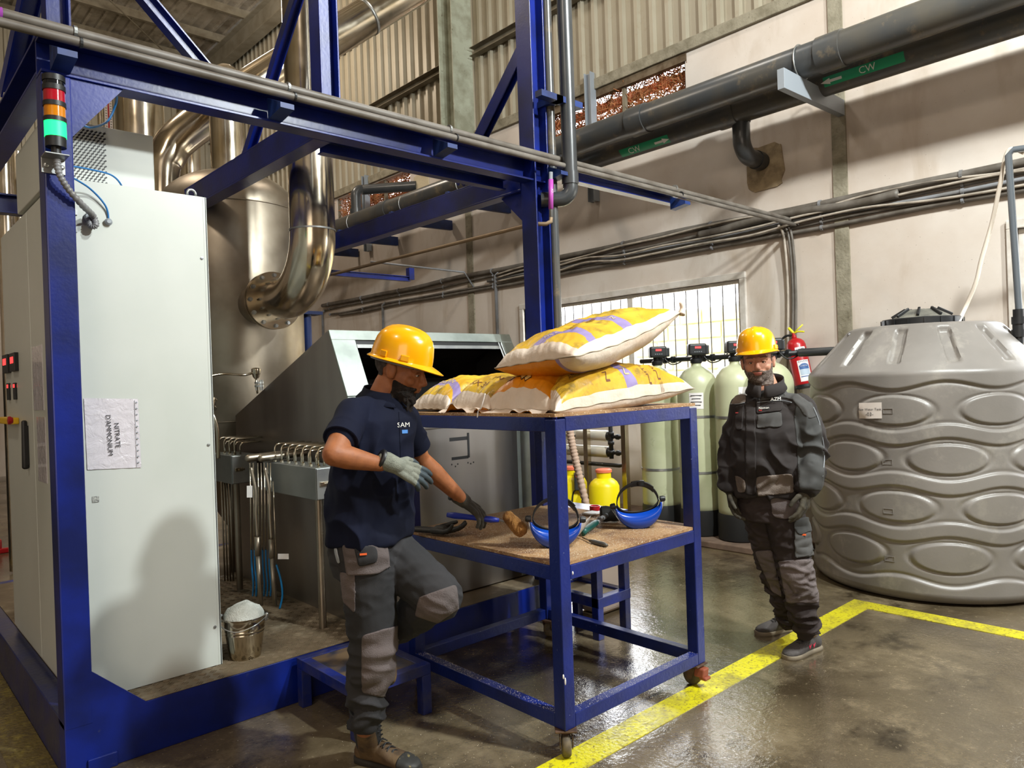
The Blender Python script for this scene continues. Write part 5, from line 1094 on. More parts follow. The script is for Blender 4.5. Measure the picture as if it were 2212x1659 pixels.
# raised bag on top
Ta = P(1069, 797, X=2.24); Tb = P(1240, 771, Y=2.02); Tc = P(1472, 676, Y=2.13); Td_ = Vector((3.0, 2.74, 1.80))
TB = bag('topmost yellow bag, lying on the pile with its far end raised', [Tb, Tc, Td_, Ta], .125, .10, 15.0, pat_top,
         bend=lambda u, v: -.03*math.sin(PI*min(max(u, 0), 1)), group='yellow fertiliser bags piled on the table')
t, S, L, Wd = TB
bag_print(t, S, L, Wd, '34.8 %N', .036, .165, .385, m_pale, PI*.75, 1, 0)
for k, (u_, s_, tx_) in enumerate(((.36, .04, 'AMMONITRATE'), (.43, .025, 'ENGRAIS AZOTE'), (.76, .03, 'NITRATE'))): bag_print(t, S, L, Wd, tx_, s_, u_, .32, m_print, PI)
bag_print(t, S, L, Wd, 'N 34', .035, .545, .2, m_pale, PI/2)
e = S(1, 0, 1); MB().tube(bez([e-Vector((.0, 0, .01)), e+Vector((.01, 0, .02)), e+Vector((-.005, 0, .05))], 5), [.02-.0012*i for i in range(11)], 8).build('twisted_corner', m_bw, t, smooth=True)
c = P(1040, 870, X=2.12); tag(MB().tube(bez([P(1048, 850, X=2.13), P(1040, 878, X=2.12), P(1033, 888, X=2.12), P(1031, 902, X=2.12)], 6), .0025, 6).build('tie_string', m_paper, smooth=True), 'white string end dangling over the blue table rail', 'string')
# ================================================================== THINGS ON THE LOWER SHELF
ZL = .8
m_vblue = mat('visor_blue', '#0a43ad', .25, 0, Coat_Weight=.4)
def clear_visor():
    M = NT('scratched_visor'); M.b.inputs['Base Color'].default_value = lin('#cfcac6'); M.b.inputs['Roughness'].default_value = .25
    M.b.inputs['Alpha'].default_value = .55; return M.m
m_visor = clear_visor()
def shield(c, label, tilt, R0=.118):
    c = Vector(c); r = Vector((CR.x, CR.y, 0)).normalized(); f = Vector((CF.x, CF.y, 0)).normalized()
    M = Matrix.Rotation(tilt, 3, f); ex = M @ r; ez = M @ Vector((0, 0, 1))
    def Q(x, z, d): return c+ex*x+ez*(z+R0)+f*d
    t = thing('face_shield', tuple(c), label, 'face shield', 'blue face shields'); n = 28
    # brow guard: a curved shell, front rim nearest the camera
    g = []
    for k, (ra, rz, d) in enumerate(((R0, 1.06, .05), (R0, 1.06, .0), (R0*.99, .97, -.02), (R0*.95, .66, -.03), (R0*.9, .36, -.012))):
        g.append([Q(ra*math.cos(a)*(1-.0*k), ra*rz*math.sin(a), d) for a in [PI+PI*i/n for i in range(n+1)]])
    o = MB().rings(g, close=False, caps=False).build('brow_guard', m_vblue, t, smooth=True); s = o.modifiers.new('s', 'SOLIDIFY'); s.thickness = .003
    g = [[Q((R0+.004)*math.cos(a), (R0*1.0+.004)*math.sin(a)-(.0 if q == 0 else .0), d) for a in [PI+.25+(PI-.3)*i/n for i in range(n+1)]] for q, d in enumerate((.03, .1, .2))]
    g = [[p+(ex*.03*q*(i/n))-Vector((0, 0, 0)) for i, p in enumerate(row)] for q, row in enumerate(g)]
    o = MB().rings(g, close=False, caps=False).build('clear_visor', m_visor, t, smooth=True); s = o.modifiers.new('s', 'SOLIDIFY'); s.thickness = .0015
    for sx in (-1, 1): MB().lathe([(.008, -.006), (.015, -.004), (.015, .012), (.011, .02), (0, .022)], Q(sx*R0, .012, 0), 14, ex*sx).build('pivot_knob', m_black, t, smooth=True, angle=40)
    loop = [Q(R0*.86*math.cos(a), .012+(R0*.78 if math.sin(a) > 0 else R0*.42)*math.sin(a), 0) for a in [2*PI*i/40 for i in range(40)]]
    def strap(pts, w, nm):
        mb = MB(); g = [[p-(f*.75-ez*.66)*w/2 for p in pts], [p+(f*.75-ez*.66)*w/2 for p in pts]]; o = mb.rings(g, close=False, caps=False).build(nm, m_black, t, smooth=True); q = o.modifiers.new('s', 'SOLIDIFY'); q.thickness = .005; return o
    strap(loop+[loop[0]], .026, 'headband'); strap([Q(R0*.86*math.cos(a), .012+R0*.78*math.sin(a), .004) for a in [PI*.18+PI*.38*i/12 for i in range(13)]], .045, 'ratchet_band')
    MB().lathe([(.018, -.01), (.02, .012), (0, .016)], Q(.028, .012+R0*.78, .0), 14, ez).build('ratchet_knob', m_black, t, smooth=True, angle=40)
    return t
shield(P(1386, 1141, Z=ZL), 'blue face shield standing on its visor at the right of the lower shelf', -.12)
shield(P(1199, 1183, Z=ZL), 'blue face shield behind the front table leg on the lower shelf', .05, .116)
# mallet
ml = thing('rubber_mallet', tuple(P(1318, 1128, Z=ZL)), 'black rubber mallet with a green grip leaning on the lower shelf', 'mallet')
hc = P(1318, 1128, Z=ZL)+Vector((0, 0, .045)); hx = Vector((CR.x, CR.y, 0)).normalized()
MB().lathe([(.03, -.05), (.04, -.044), (.042, -.02), (.038, 0), (.042, .02), (.04, .044), (.03, .05)], hc, 28, hx).build('head', m_rubber, ml, smooth=True, angle=35)
e0 = hc-Vector((CF.x, CF.y, 0))*.01-hx*.01; e1 = P(1258, 1150, Z=ZL+.02)
MB().tube([e0, e0.lerp(e1, .5)], .013, 12).build('shaft', m_pvc2, ml, smooth=True); MB().tube([e0.lerp(e1, .48), e0.lerp(e1, .6), e0.lerp(e1, .9), e1], [.014, .017, .016, .019], 14).build('grip', mat('green_grip', '#11524c', .4), ml, smooth=True)
# putty knife
kn = thing('scraper_knife', tuple(P(1285, 1172, Z=ZL)), 'grey handled scraper knife lying by the front table leg', 'knife')
a = P(1258, 1161, Z=ZL+.008); b = P(1274, 1168, Z=ZL+.01); c = P(1311, 1178, Z=ZL+.01)
MB().tube([b, b.lerp(c, .3), b.lerp(c, .8), c], [.006, .011, .011, .007], 12).build('handle', m_pvc, kn, smooth=True); MB().tube([a, b], [.003, .005], 8).build('shank', m_steel, kn, smooth=True)
d = P(1250, 1152, Z=ZL+.02); MB().prism([a+Vector((0, 0, .002)), d+Vector((.01, 0, .01)), d-Vector((.02, -.01, .006))], (0, 0, .002)).build('blade', m_steel, kn)
c = P(1285, 1103, Z=ZL); rc = tag(MB().lathe([(.028, 0), (.03, .002), (.03, .028), (.026, .028), (.025, .006), (0, .006)], c+Vector((0, 0, .001)), 28).build('bottle_cap', m_red, smooth=True, angle=35), 'red round cap on the shelf behind the mallet', 'cap')
c = Vector((3.08, 2.72, ZL)); tag(MB().box(c+Vector((-.05, -.02, .002)), c+Vector((.04, .06, .012))).build('folded_cloth', m_paper, bev=.005), 'pale folded cloth seen through the right face shield headband', 'cloth')
# ================================================================== PEOPLE
def proj(p):
    v = Vector(p)-CAM; z = v.dot(CF); return 1106+FPX*v.dot(CR)/z, 829.5-FPX*v.dot(CU)/z
def bake(mb, voxel, it, fac=.5):
    o = mb.build('tmp'); r = o.modifiers.new('r', 'REMESH'); r.mode = 'VOXEL'; r.voxel_size = voxel; r.use_smooth_shade = True
    s = o.modifiers.new('s', 'SMOOTH'); s.factor = fac; s.iterations = it
    dg = bpy.context.evaluated_depsgraph_get(); me = bpy.data.meshes.new_from_object(o.evaluated_get(dg)); od = o.data
    bpy.data.objects.remove(o); bpy.data.meshes.remove(od); return me
def folds(me, amp, scale, seed=0, st=(1, 1, 1), mask=None):
    n = len(me.vertices); co = np.empty(n*3); me.vertices.foreach_get('co', co); no = np.empty(n*3); me.vertex_normals.foreach_get('vector', no)
    co = co.reshape(-1, 3); no = no.reshape(-1, 3); off = Vector((seed*3.1, seed*1.7, seed))
    for i in range(n):
        p = co[i]; q = Vector((p[0]*st[0]*scale, p[1]*st[1]*scale, p[2]*st[2]*scale))+off
        w = noise.noise(q+Vector((noise.noise(q*.7), noise.noise(q*.7+off), 0))*1.2); w = 1-2*abs(w)*1.6
        a = amp*(mask(p) if mask else 1); co[i] += no[i]*(w*a+noise.noise(q*2.6)*a*.35)
    me.vertices.foreach_set('co', co.reshape(-1)); me.update()
def place(me, name, m, parent, label=None):
    w = wloc(parent); me.transform(Matrix.Translation(-w)); me.materials.clear(); me.materials.append(m); me.name = name
    me.polygons.foreach_set('use_smooth', [True]*len(me.polygons)); o = bpy.data.objects.new(name, me); COL.objects.link(o); o.parent = parent
    if label: o['label'] = label
    return o
def patch_of(o, name, pred, off, m, parent, label=None, jitter=0, jscale=200, thick=0, keep_one=False):
    w = wloc(o); me = o.data; vs = []; fs = []; idx = {}
    for p in me.polygons:
        if pred(p.center+w, p.normal):
            f = []
            for i in p.vertices:
                if i not in idx:
                    idx[i] = len(vs); v = me.vertices[i]; k = jitter*noise.noise(v.co*jscale) if jitter else 0; vs.append(v.co+w+v.normal*(off+k))
                f.append(idx[i])
            fs.append(f)
    if fs:                    # keep the one connected piece
        pr = list(range(len(vs)))
        def fd(i):
            while pr[i] != i: pr[i] = pr[pr[i]]; i = pr[i]
            return i
        pr = list(range(len(fs))); ed = {}
        for k, f in enumerate(fs):
            for i in range(len(f)):
                e = (min(f[i], f[i-1]), max(f[i], f[i-1]))
                if e in ed: pr[fd(k)] = fd(ed[e])
                else: ed[e] = k
        cn = {}
        for k in range(len(fs)): cn[fd(k)] = cn.get(fd(k), 0)+1
        if keep_one:
            best = max(cn, key=cn.get); fs = [f for k, f in enumerate(fs) if fd(k) == best]
            us = sorted({i for f in fs for i in f}); mp = {i: j for j, i in enumerate(us)}; vs = [vs[i] for i in us]; fs = [[mp[i] for i in f] for f in fs]
    ec = {}
    for f in fs:
        for i in range(len(f)): k = (min(f[i], f[i-1]), max(f[i], f[i-1])); ec[k] = ec.get(k, 0)+1
    nb_ = {}
    for (a, b), n_ in ec.items():
        if n_ == 1: nb_.setdefault(a, []).append(b); nb_.setdefault(b, []).append(a)
    for _ in range(14):       # straighten the cut edge
        new = {i: vs[i].lerp((vs[l[0]]+vs[l[1]])/2, .6) for i, l in nb_.items() if len(l) == 2}
        for i, v in new.items(): vs[i] = v
    mb = MB(); mb.add(vs, fs); q = mb.build(name, m, parent, smooth=True, label=label)
    s = q.modifiers.new('s', 'SOLIDIFY'); s.thickness = max(off*.9, .001) if not thick else thick; s.offset = -1
    return q
def inpoly(x, y, pts):
    c = False; n = len(pts); j = n-1
    for i in range(n):
        if (pts[i][1] > y) != (pts[j][1] > y) and x < (pts[j][0]-pts[i][0])*(y-pts[i][1])/(pts[j][1]-pts[i][1])+pts[i][0]: c = not c
        j = i
    return c
def facing(pts):
    def f(c, n): return n.dot(c-CAM) < 0 and inpoly(*proj(c), pts)
    return f
def torso_rings(mb, rows, Rb, F, n=28, p=2.4):
    R = []
    for c, w_, d in rows:
        r = []
        for k in range(n):
            a = 2*PI*k/n; ca, sa = math.cos(a), math.sin(a); e = 2/p
            r.append(Vector(c)+Rb*w_*abs(ca)**e*(1 if ca > 0 else -1)+F*d*abs(sa)**e*(1 if sa > 0 else -1))
        R.append(r)
    mb.rings(R)
def head_parts(mb, T, jaw=1.0):
    M3 = T.to_3x3(); q = lambda v: T @ Vector(v)
    def E(c, r): mb.ell(q(c), r, M3, 20, 14)
    def C(a, ra, b, rb): mb.cap(q(a), ra, q(b), rb, 14)
    E((0, -.012, .035), (.078, .098, .086)); E((0, .018, -.02), (.066*jaw, .078, .092)); E((0, .032, -.072), (.052*jaw, .052, .042)); E((0, .068, -.094), (.024, .02, .018))
    C((0, .090, .018), .008, (0, .113, -.024), .0115); E((0, .104, -.03), (.017, .013, .010))
    for s in (-1, 1):
        C((s*.012, .09, .026), .009, (s*.05, .070, .022), .011); E((s*.042, .062, -.025), (.022, .022, .022)); C((s*.012, .094, -.045), .008, (s*.03, .08, -.05), .008)
        E((s*.031, .073, .004), (.015, .014, .012)); E((s*.081, -.008, -.004), (.010, .021, .033)); E((s*.087, -.018, .010), (.008, .011, .020)); E((s*.074, .0, -.022), (.008, .01, .012))
    E((0, .094, -.052), (.024, .010, .0055)); E((0, .091, -.062), (.020, .010, .0065))
def head_extras(T, parent, brow, iris='#3a2a1c', lid=True):
    M3 = T.to_3x3(); q = lambda v: T @ Vector(v)
    for s in (-1, 1):
        e = MB().ell(q((s*.031, .0765, .003)), (.012, .012, .0072), M3, 16, 10).build('eye', mat('eye_white', '#d8cfc6', .2), parent, smooth=True)
        MB().ell(q((s*.031, .0865, .003)), (.0055, .0035, .0055), M3, 14, 8).build('iris', mat('iris', iris, .1), e, smooth=True)
        mb = MB()
        for i in range(9):
            t = i/8; a = q((s*(.014+.040*t), .097-.024*t*t-.004, .026+.006*math.sin(PI*t)-.004*t)); mb.cap(a, .0032, a+M3 @ Vector((s*.006, .0015, .002)), .0022, 6)
        mb.build('eyebrow', brow, parent, smooth=True)
        MB().tube(bez([q((s*.018, .0835, .002)), q((s*.025, .0905, .0095)), q((s*.036, .0885, .0095)), q((s*.045, .078, .002))], 4), .003, 6).build('eyelid', SKINLID, parent, smooth=True)
def helmet(T, parent, m):
    M3 = T.to_3x3(); q = lambda v: T @ Vector(v); n = 56; R = []
    h = thing('hard_hat', tuple(q((0, 0, .05))), 'x', 'x')
    del h['label']; del h['category']; h.parent = parent; h.location = q((0, 0, .05))-wloc(parent)
    def ring(s, z, ex=0, px=0, dz=0):
        r = []
        for k in range(n):
            a = 2*PI*k/n; x = .106*s*math.cos(a); y = .127*s*math.sin(a); fr = max(math.sin(a), 0)**3
            L = math.hypot(x, y) or 1; x += x/L*ex; y += y/L*(ex+px*fr); ridge = .006*math.exp(-(x/.014)**2)*(1 if z > .1 else .0)+.003*math.exp(-((abs(x)-.04)/.008)**2)*(1 if z > .1 else 0)
            r.append(q((x, y-.008, z+ridge*s**0-dz*fr)))
        return r
    R = [ring(1.0, .036, .012, .040, .012), ring(1.0, .0395, .014, .042, .012), ring(1.0, .044, .008, .026, .006), ring(1.0, .05, .0005, .0), ring(.995, .07), ring(.975, .092), ring(.93, .120), ring(.85, .142), ring(.72, .160), ring(.55, .172), ring(.35, .179), ring(.15, .182), ring(.01, .183)]
    mb = MB().rings(R, caps=False); mb.f.append(tuple(range(len(mb.v)-n, len(mb.v)))); mb.mi.append(0)
    o = mb.build('shell', m, h, smooth=True, angle=48); s = o.modifiers.new('s', 'SOLIDIFY'); s.thickness = .003; s.offset = -1
    for a in (.35, PI-.35, PI+.35, -.35):
        x, y = .1075*math.cos(a), .1285*math.sin(a)-.008; d = Vector((x, y, 0)).normalized()
        MB().obox(q((x, y, .062)), M3 @ d, M3 @ Vector((-d.y, d.x, 0)), M3 @ Vector((0, 0, 1)), .004, .017, .012).build('slot_boss', m, h, bev=.003)
    MB().tube([q((.102*math.cos(a), .120*math.sin(a)-.008, .034)) for a in [2*PI*i/32 for i in range(33)]], .006, 6).build('harness_band', m_pvc2, h, smooth=True)
    return h
def hand_parts(mb, W, d, pn, th, curl, spread=.16, S=1.0, thc=.5):
    """W wrist, d to the fingers, pn out of the palm, th towards the thumb side"""
    d = Vector(d).normalized(); pn = Vector(pn); pn = (pn-d*pn.dot(d)).normalized(); sx = d.cross(pn); sx = sx if sx.dot(Vector(th)) > 0 else -sx; W = Vector(W); tips = []
    L = [.088, .094, .088, .078]; off = [.030, .010, -.011, -.030]; fl = [(.040, .026, .020), (.045, .029, .021), (.041, .027, .020), (.031, .021, .018)]
    for k in range(4):
        kn = W+d*L[k]*S+sx*off[k]*S; mb.cap(W+sx*off[k]*.55*S+d*.01, .016*S, kn, .0135*S, 12)
        a = spread*(off[k]/.03); dd = (d*math.cos(a)+sx*math.sin(a)).normalized(); p = kn; ang = 0; cu = curl[k]
        for j, l in enumerate(fl[k]):
            ang += cu*(.7, 1.0, .8)[j]; e = dd*math.cos(ang)+pn*math.sin(ang); n_ = p+e*l*S; mb.cap(p, (.0115, .0105, .0098)[j]*S, n_, (.0105, .0098, .0085)[j]*S, 12); p = n_
        tips.append(p)
    b = W+d*.022*S+sx*.022*S+pn*.006; a1 = (d*.62+sx*.62+pn*thc*.8).normalized(); p1 = b+a1*.042*S; mb.cap(b, .017*S, p1, .013*S, 12)
    a2 = (d*.86+sx*.25+pn*thc).normalized(); p2 = p1+a2*.032*S; mb.cap(p1, .0125*S, p2, .0115*S, 12); a3 = (d*.95+pn*thc*.9).normalized(); p3 = p2+a3*.024*S; mb.cap(p2, .0115*S, p3, .0095*S, 12); tips.append(p3)
    mb.cap(W+d*.03*S+pn*.004, .024*S, W+d*.06*S+pn*.004, .022*S, 12); return tips
def shoe(parent, ank, heel, toe, up, zs, m_up, m_sole, name='shoe', hi=.0, lace=m_black, acc=None, toecap=None):
    """heel/toe ground points (world) of the sole; ank = ankle centre"""
    heel = Vector(heel); toe = Vector(toe); f = (toe-heel).normalized(); u = Vector(up).normalized(); sd = f.cross(u).normalized(); u = sd.cross(f); L = (toe-heel).length
    def ringat(t, w_, h0, h1, n=20):
        c = heel+f*L*t; return [c+sd*w_*abs(math.cos(a))**.8*(1 if math.cos(a) > 0 else -1)+u*(h0+(h1-h0)*(.5+.5*abs(math.sin(a))**.8*(1 if math.sin(a) > 0 else -1))) for a in [2*PI*k/n for k in range(n)]]
    prof = [(.0, .022, .02, .06), (.05, .034, .012, .085), (.15, .038, .01, .095), (.3, .038, .01, .098), (.45, .041, .01, .088), (.6, .047, .01, .070), (.75, .05, .01, .058), (.87, .046, .01, .05), (.95, .035, .012, .042), (1.0, .018, .018, .032)]
    mb = MB(); mb.rings([ringat(*p) for p in prof]); mb.cap(heel+f*L*.2+u*.06, .045, Vector(ank)+u*hi, .044, 16)
    me = bake(mb, .0045, 4); o = place(me, name, m_up, parent)
    mb = MB(); R = []
    sp = [(-.015, .018), (.03, .036), (.15, .042), (.35, .040), (.5, .043), (.65, .050), (.8, .053), (.92, .046), (1.0, .028), (1.02, .012)]
    for z in (0, .006, .02, .024):
        ins = .004 if z in (0, .024) else 0
        R.append([heel+f*L*t+sd*(w_-ins)+u*z for t, w_ in sp]+[heel+f*L*t-sd*(w_-ins)+u*z for t, w_ in sp[::-1]])
    mb.rings(R).build('sole', m_sole, o, smooth=True, angle=50)
    for k in range(5):
        t = .42+.065*k; h = .100-.011*k; c = heel+f*L*t+u*h; MB().tube(bez([c-sd*.024-u*.006, c+u*.004, c+sd*.024-u*.006], 4), .0028, 6).build('lace', lace, o, smooth=True)
        MB().tube(bez([c-sd*.022+f*.012-u*.008, c+u*.005, c+sd*.022-f*.012-u*.004], 4), .0022, 6).build('lace', lace, o, smooth=True)
    if toecap: patch_of(o, 'toe_cap', lambda c, n: (c-heel).dot(f) > L*.74 and n.z > -.5, .0025, toecap, o)
    if acc:
        for s in (-1, 1):
            for t in (.33, .45): 
                c = heel+f*L*t+sd*s*.0425+u*.05; MB().prism([c-f*.01+u*.012, c+f*.006-u*.014, c+f*.014+u*.012, c+f*.006+u*.002], sd*s*.0015).build('side_mark', acc, o)
    return o
rH = Vector((CR.x, CR.y, 0)).normalized(); fH = Vector((CF.x, CF.y, 0)).normalized(); UP = Vector((0, 0, 1))
def frame(fwd, pitch=0, roll=0):
    """columns: right, forward, up of the person; pitch > 0 looks down"""
    fw = Vector(fwd).normalized(); rt = fw.cross(UP).normalized(); f2 = fw*math.cos(pitch)-UP*math.sin(pitch); u2 = rt.cross(f2); rt2 = rt*math.cos(roll)+u2*math.sin(roll); u3 = rt2.cross(f2)
    return Matrix((rt2, f2, u3)).transposed()
def skin(name, c, c2):
    M = NT(name); a = M.mix(M.ramp(M.noise(38, 4), .35, .7), lin(c), lin(c2)); M.l(a, M.b.inputs['Base Color']); M.b.inputs['Roughness'].default_value = .6
    M.b.inputs['Subsurface Weight'].default_value = .08; M.b.inputs['Subsurface Radius'].default_value = (.012, .004, .002); M.bump(M.noise(260, 2), .12, .002); return M.m
m_hat = mat('yellow_hard_hat', '#f0a900', .22, 0, '#e89e00', 3, Coat_Weight=.3)
m_dkhair = mat('dark_hair', '#1c1512', .8, bump=.8, bscale=300)
# ------------------------------------------------------------------ worker in the polo shirt
SK1 = skin('tan_skin', '#9c5f38', '#8a5230'); SKINLID = mat('lid_tan', '#8a5739', .5)
p1_ = thing('person', tuple(P(815, 1650, Z=0)), 'man in a navy polo shirt and yellow hard hat reaching over the rolling table', 'person')
F1 = (rH*.8-fH*.6).normalized(); R1b = (-rH*.6-fH*.8).normalized()
T1 = Matrix.Translation(P(864, 801, D=2.95)) @ frame(rH*.985-fH*.17, .30, .0).to_4x4()
J = dict(RS=P(762, 896, D=2.80), RE=P(721, 982, D=2.62), RW=P(822, 1003, D=2.72), LS=P(872, 902, D=3.07), LE=P(908, 992, D=3.2), LW=P(1003, 1083, D=3.33),
         RH=P(790, 1185, D=2.86), RK=P(806, 1385, D=2.84), RA=P(788, 1570, D=2.87), LH=P(842, 1190, D=2.98), LK=P(948, 1290, D=2.84), LA=P(836, 1362, D=3.16))
mb = MB(); head_parts(mb, T1)
nb = P(826, 868, D=2.95); hb = T1 @ Vector((0, -.03, -.06)); mb.cap(hb, .058, nb, .066, 20); mb.cap(nb, .062, nb-UP*.08, .07, 20)
torso_rings(mb, [(P(790, 1190, D=2.92), .14, .10), (P(795, 1100, D=2.92), .14, .10), (P(806, 990, D=2.92), .15, .10), (P(815, 915, D=2.94), .15, .095), (P(822, 882, D=2.95), .11, .07)], R1b, F1)
for a, ra, b, rb_ in (('RS', .05, 'RE', .042), ('LS', .05, 'LE', .041)): mb.cap(J[a], ra, J[b], rb_, 20)
for a, b, m_ in (('RE', 'RW', 1), ('LE', 'LW', 1)):
    A_, B_ = J[a], J[b]; mb.cap(A_, .041, A_.lerp(B_, .3), .043, 20); mb.cap(A_.lerp(B_, .3), .043, B_, .027, 20)
for h, k, a in (('RH', 'RK', 'RA'), ('LH', 'LK', 'LA')): mb.cap(J[h], .075, J[k], .055, 18); mb.cap(J[k], .055, J[a], .04, 18)
body1 = place(bake(mb, .0042, 3), 'body', SK1, p1_)
head_extras(T1, p1_, m_dkhair)
iT1 = T1.inverted(); loc1 = lambda c: iT1 @ c
m_beard = mat('black_beard', '#1a1310', .85, 0, '#2b1d15', 60, bump=1, bscale=350)
def beard_pred(q): x, y, z = q; return abs(x) < .073 and y > -.004 and z < (-.045 if y > .062 else -.045+.035*min((.062-y)/.05, 1) if y > .0 else -.01) and z > -.125 and not (abs(x) < .021 and -.069 < z < -.045 and y > .08) and not (y > .085 and z > -.046)
def beard_short(q): x, y, z = q; return abs(x) < .09 and y > .004 and z < (-.048 if y > .062 else -.048+.016*(.062-y)/.058) and z > -.125 and not (abs(x) < .021 and -.069 < z < -.045 and y > .08) and not (y > .085 and z > -.046)
patch_of(body1, 'beard', lambda c, n: beard_short(loc1(c)), .0035, m_beard, p1_, jitter=.003, jscale=160, thick=.003)
mb = MB(); q1_ = lambda v: T1 @ Vector(v)
mb.ell(q1_((0, .052, -.104)), (.036, .040, .028), T1.to_3x3()); mb.ell(q1_((0, .060, -.138)), (.030, .026, .034), T1.to_3x3()); mb.ell(q1_((0, .056, -.165)), (.020, .018, .026), T1.to_3x3())
me = bake(mb, .004, 3); folds(me, .006, 60, 2, (1, 1, .3)); place(me, 'beard', m_beard, p1_)
patch_of(body1, 'hair', lambda c, n: (lambda q: q.z > .004 and q.y < .006 and not (abs(q.x) > .068 and -.035 < q.y < .02 and q.z < .04) or (q.y < -.05 and q.z > -.035 and q.z < .1))(loc1(c)), .0022, mat('stubble_hair', '#3a2e28', .9, 0, '#5a4c44', 50, bump=.8, bscale=350), p1_, jitter=.001)
helmet(T1 @ Matrix.Translation((0, .004, -.004)) @ Matrix.Rotation(.02, 4, 'X'), p1_, m_hat)
# polo shirt
m_polo = mat('navy_polo', '#0c1126', .85, 0, '#090d1d', 3, bump=.2, bscale=700, Specular_IOR_Level=.2)
mb = MB()
torso_rings(mb, [(P(797, 1166, D=2.91), .170, .142), (P(797, 1146, D=2.91), .172, .145), (P(799, 1080, D=2.92), .168, .138), (P(803, 1010, D=2.92), .166, .132), (P(808, 950, D=2.92), .174, .132), (P(814, 905, D=2.93), .180, .120), (P(820, 876, D=2.94), .130, .088), (P(825, 858, D=2.95), .070, .068)], R1b, F1, 32)
mb.cap(J['RS'], .066, J['RS'].lerp(J['RE'], .50), .062, 22); mb.cap(J['LS'], .064, J['LS'].lerp(J['LE'], .58), .060, 22)
mb.cap(P(790, 882, D=2.87), .05, J['RS'], .062, 20); mb.cap(P(850, 884, D=3.0), .05, J['LS'], .06, 20)
me = bake(mb, .0055, 7); z_sh = P(806, 990, D=2.92).z
folds(me, .016, 7.0, 1, (1, 1, .75), lambda p: min(max((1.50-p[2])*3, .15), 1))
shirt = place(me, 'polo_shirt', m_polo, p1_)
def cuff(c0, c1, r0, r1, nm, m, par, t=.006):
    c0 = Vector(c0); c1 = Vector(c1); d = (c1-c0).normalized(); L = (c1-c0).length
    MB().lathe([(r0-.004, 0), (r0, .002), (r1, L-.002), (r1-.004, L), (r1-.012, L-.004)], c0, 28, d).build(nm, m, par, smooth=True, angle=50)
a, b = J['RS'], J['RE']; cuff(a.lerp(b, .44), a.lerp(b, .66), .066, .067, 'sleeve_hem', m_polo, p1_); a, b = J['LS'], J['LE']; cuff(a.lerp(b, .52), a.lerp(b, .72), .064, .066, 'sleeve_hem', m_polo, p1_)
col = [nb+R1b*.078*math.cos(a)+F1*.078*math.sin(a)+UP*(.028-.022*math.sin(a)) for a in [PI/2+.25+(2*PI-.5)*i/30 for i in range(31)]]
g = [[p-(p-nb).normalized()*.012+UP*.026 for p in col], col, [p+(p-nb).normalized()*.028-UP*.034 for p in col]]
o = MB().rings(g, close=False, caps=False).build('collar', m_polo, p1_, smooth=True); s = o.modifiers.new('s', 'SOLIDIFY'); s.thickness = .004
sbv = bvh_of(shirt)
cl = P(872, 918, D=2.9); nn = -(ray(872, 918)).normalized(); ux = UP.cross(nn).normalized(); uy = nn.cross(ux)
decal_text('logo_text', 'SAM', .026, cl, ux, uy, sbv, m_wtxt, p1_, .003); decal_rect('logo_bar', .022, .014, cl-uy*.026+ux*.004, ux, uy, sbv, mat('logo_blue', '#3f76b8', .6), p1_, .003, 4, 3)
MB().tube(project([(0, -.01*k) for k in range(22)], P(862, 890, D=2.85), ux, uy, sbv, .0015), .002, 5).build('placket_seam', m_polo, p1_)
# trousers
m_tr = mat('charcoal_work_trousers', '#333234', .85, 0, '#2b2b2d', 4, bump=.2, bscale=500, Specular_IOR_Level=.25); m_trl = mat('taupe_trouser_panel', '#5d5352', .85, 0, '#534b4a', 5, bump=.3, bscale=200); m_refl = mat('reflective_tape', '#9aa0a8', .4, .3); m_orange = mat('orange_tag', '#e8622a', .5)
mb = MB()
torso_rings(mb, [(P(805, 1235, D=2.93), .155, .125), (P(800, 1190, D=2.92), .168, .135), (P(797, 1140, D=2.92), .160, .128), (P(797, 1100, D=2.92), .150, .12)], R1b, F1, 28)
mb.cap(J['RH'], .112, J['RK'], .092, 22); mb.cap(J['RK'], .092, J['RA'].lerp(J['RK'], .12), .066, 22); mb.cap(J['LH'], .108, J['LK'], .092, 22); mb.cap(J['LK'], .09, J['LA'], .07, 22)
me = bake(mb, .0055, 6); zr = J['RK'].z
folds(me, .013, 8.5, 5, (1, 1, 1.5), lambda p: .35+.9*min(max((.62-p[2])*4, 0), 1))
tr1 = place(me, 'work_trousers', m_tr, p1_)
patch_of(tr1, 'knee_panel', facing([(782, 1372), (862, 1350), (852, 1470), (836, 1508), (782, 1496)]), .004, m_trl, p1_, keep_one=True)
patch_of(tr1, 'thigh_panel', facing([(735, 1235), (768, 1240), (768, 1325), (742, 1300)]), .004, m_trl, p1_, keep_one=True)
patch_of(tr1, 'holster_pocket', facing([(742, 1176), (833, 1176), (840, 1225), (815, 1240), (752, 1243)]), .010, m_trl, p1_, keep_one=True, thick=.008)
patch_of(tr1, 'pocket_front', facing([(767, 1180), (810, 1180), (814, 1212), (775, 1222)]), .014, m_tr, p1_, keep_one=True, thick=.004)
patch_of(tr1, 'knee_panel', facing([(905, 1290), (985, 1262), (990, 1315), (945, 1345), (898, 1330)]), .004, m_trl, p1_, keep_one=True)
patch_of(tr1, 'reflective_strip', facing([(884, 1132), (896, 1120), (932, 1162), (918, 1172)]), .006, m_refl, p1_, keep_one=True)
patch_of(tr1, 'reflective_strip', facing([(722, 1180), (728, 1178), (736, 1215), (732, 1222)]), .006, m_refl, p1_, keep_one=True)
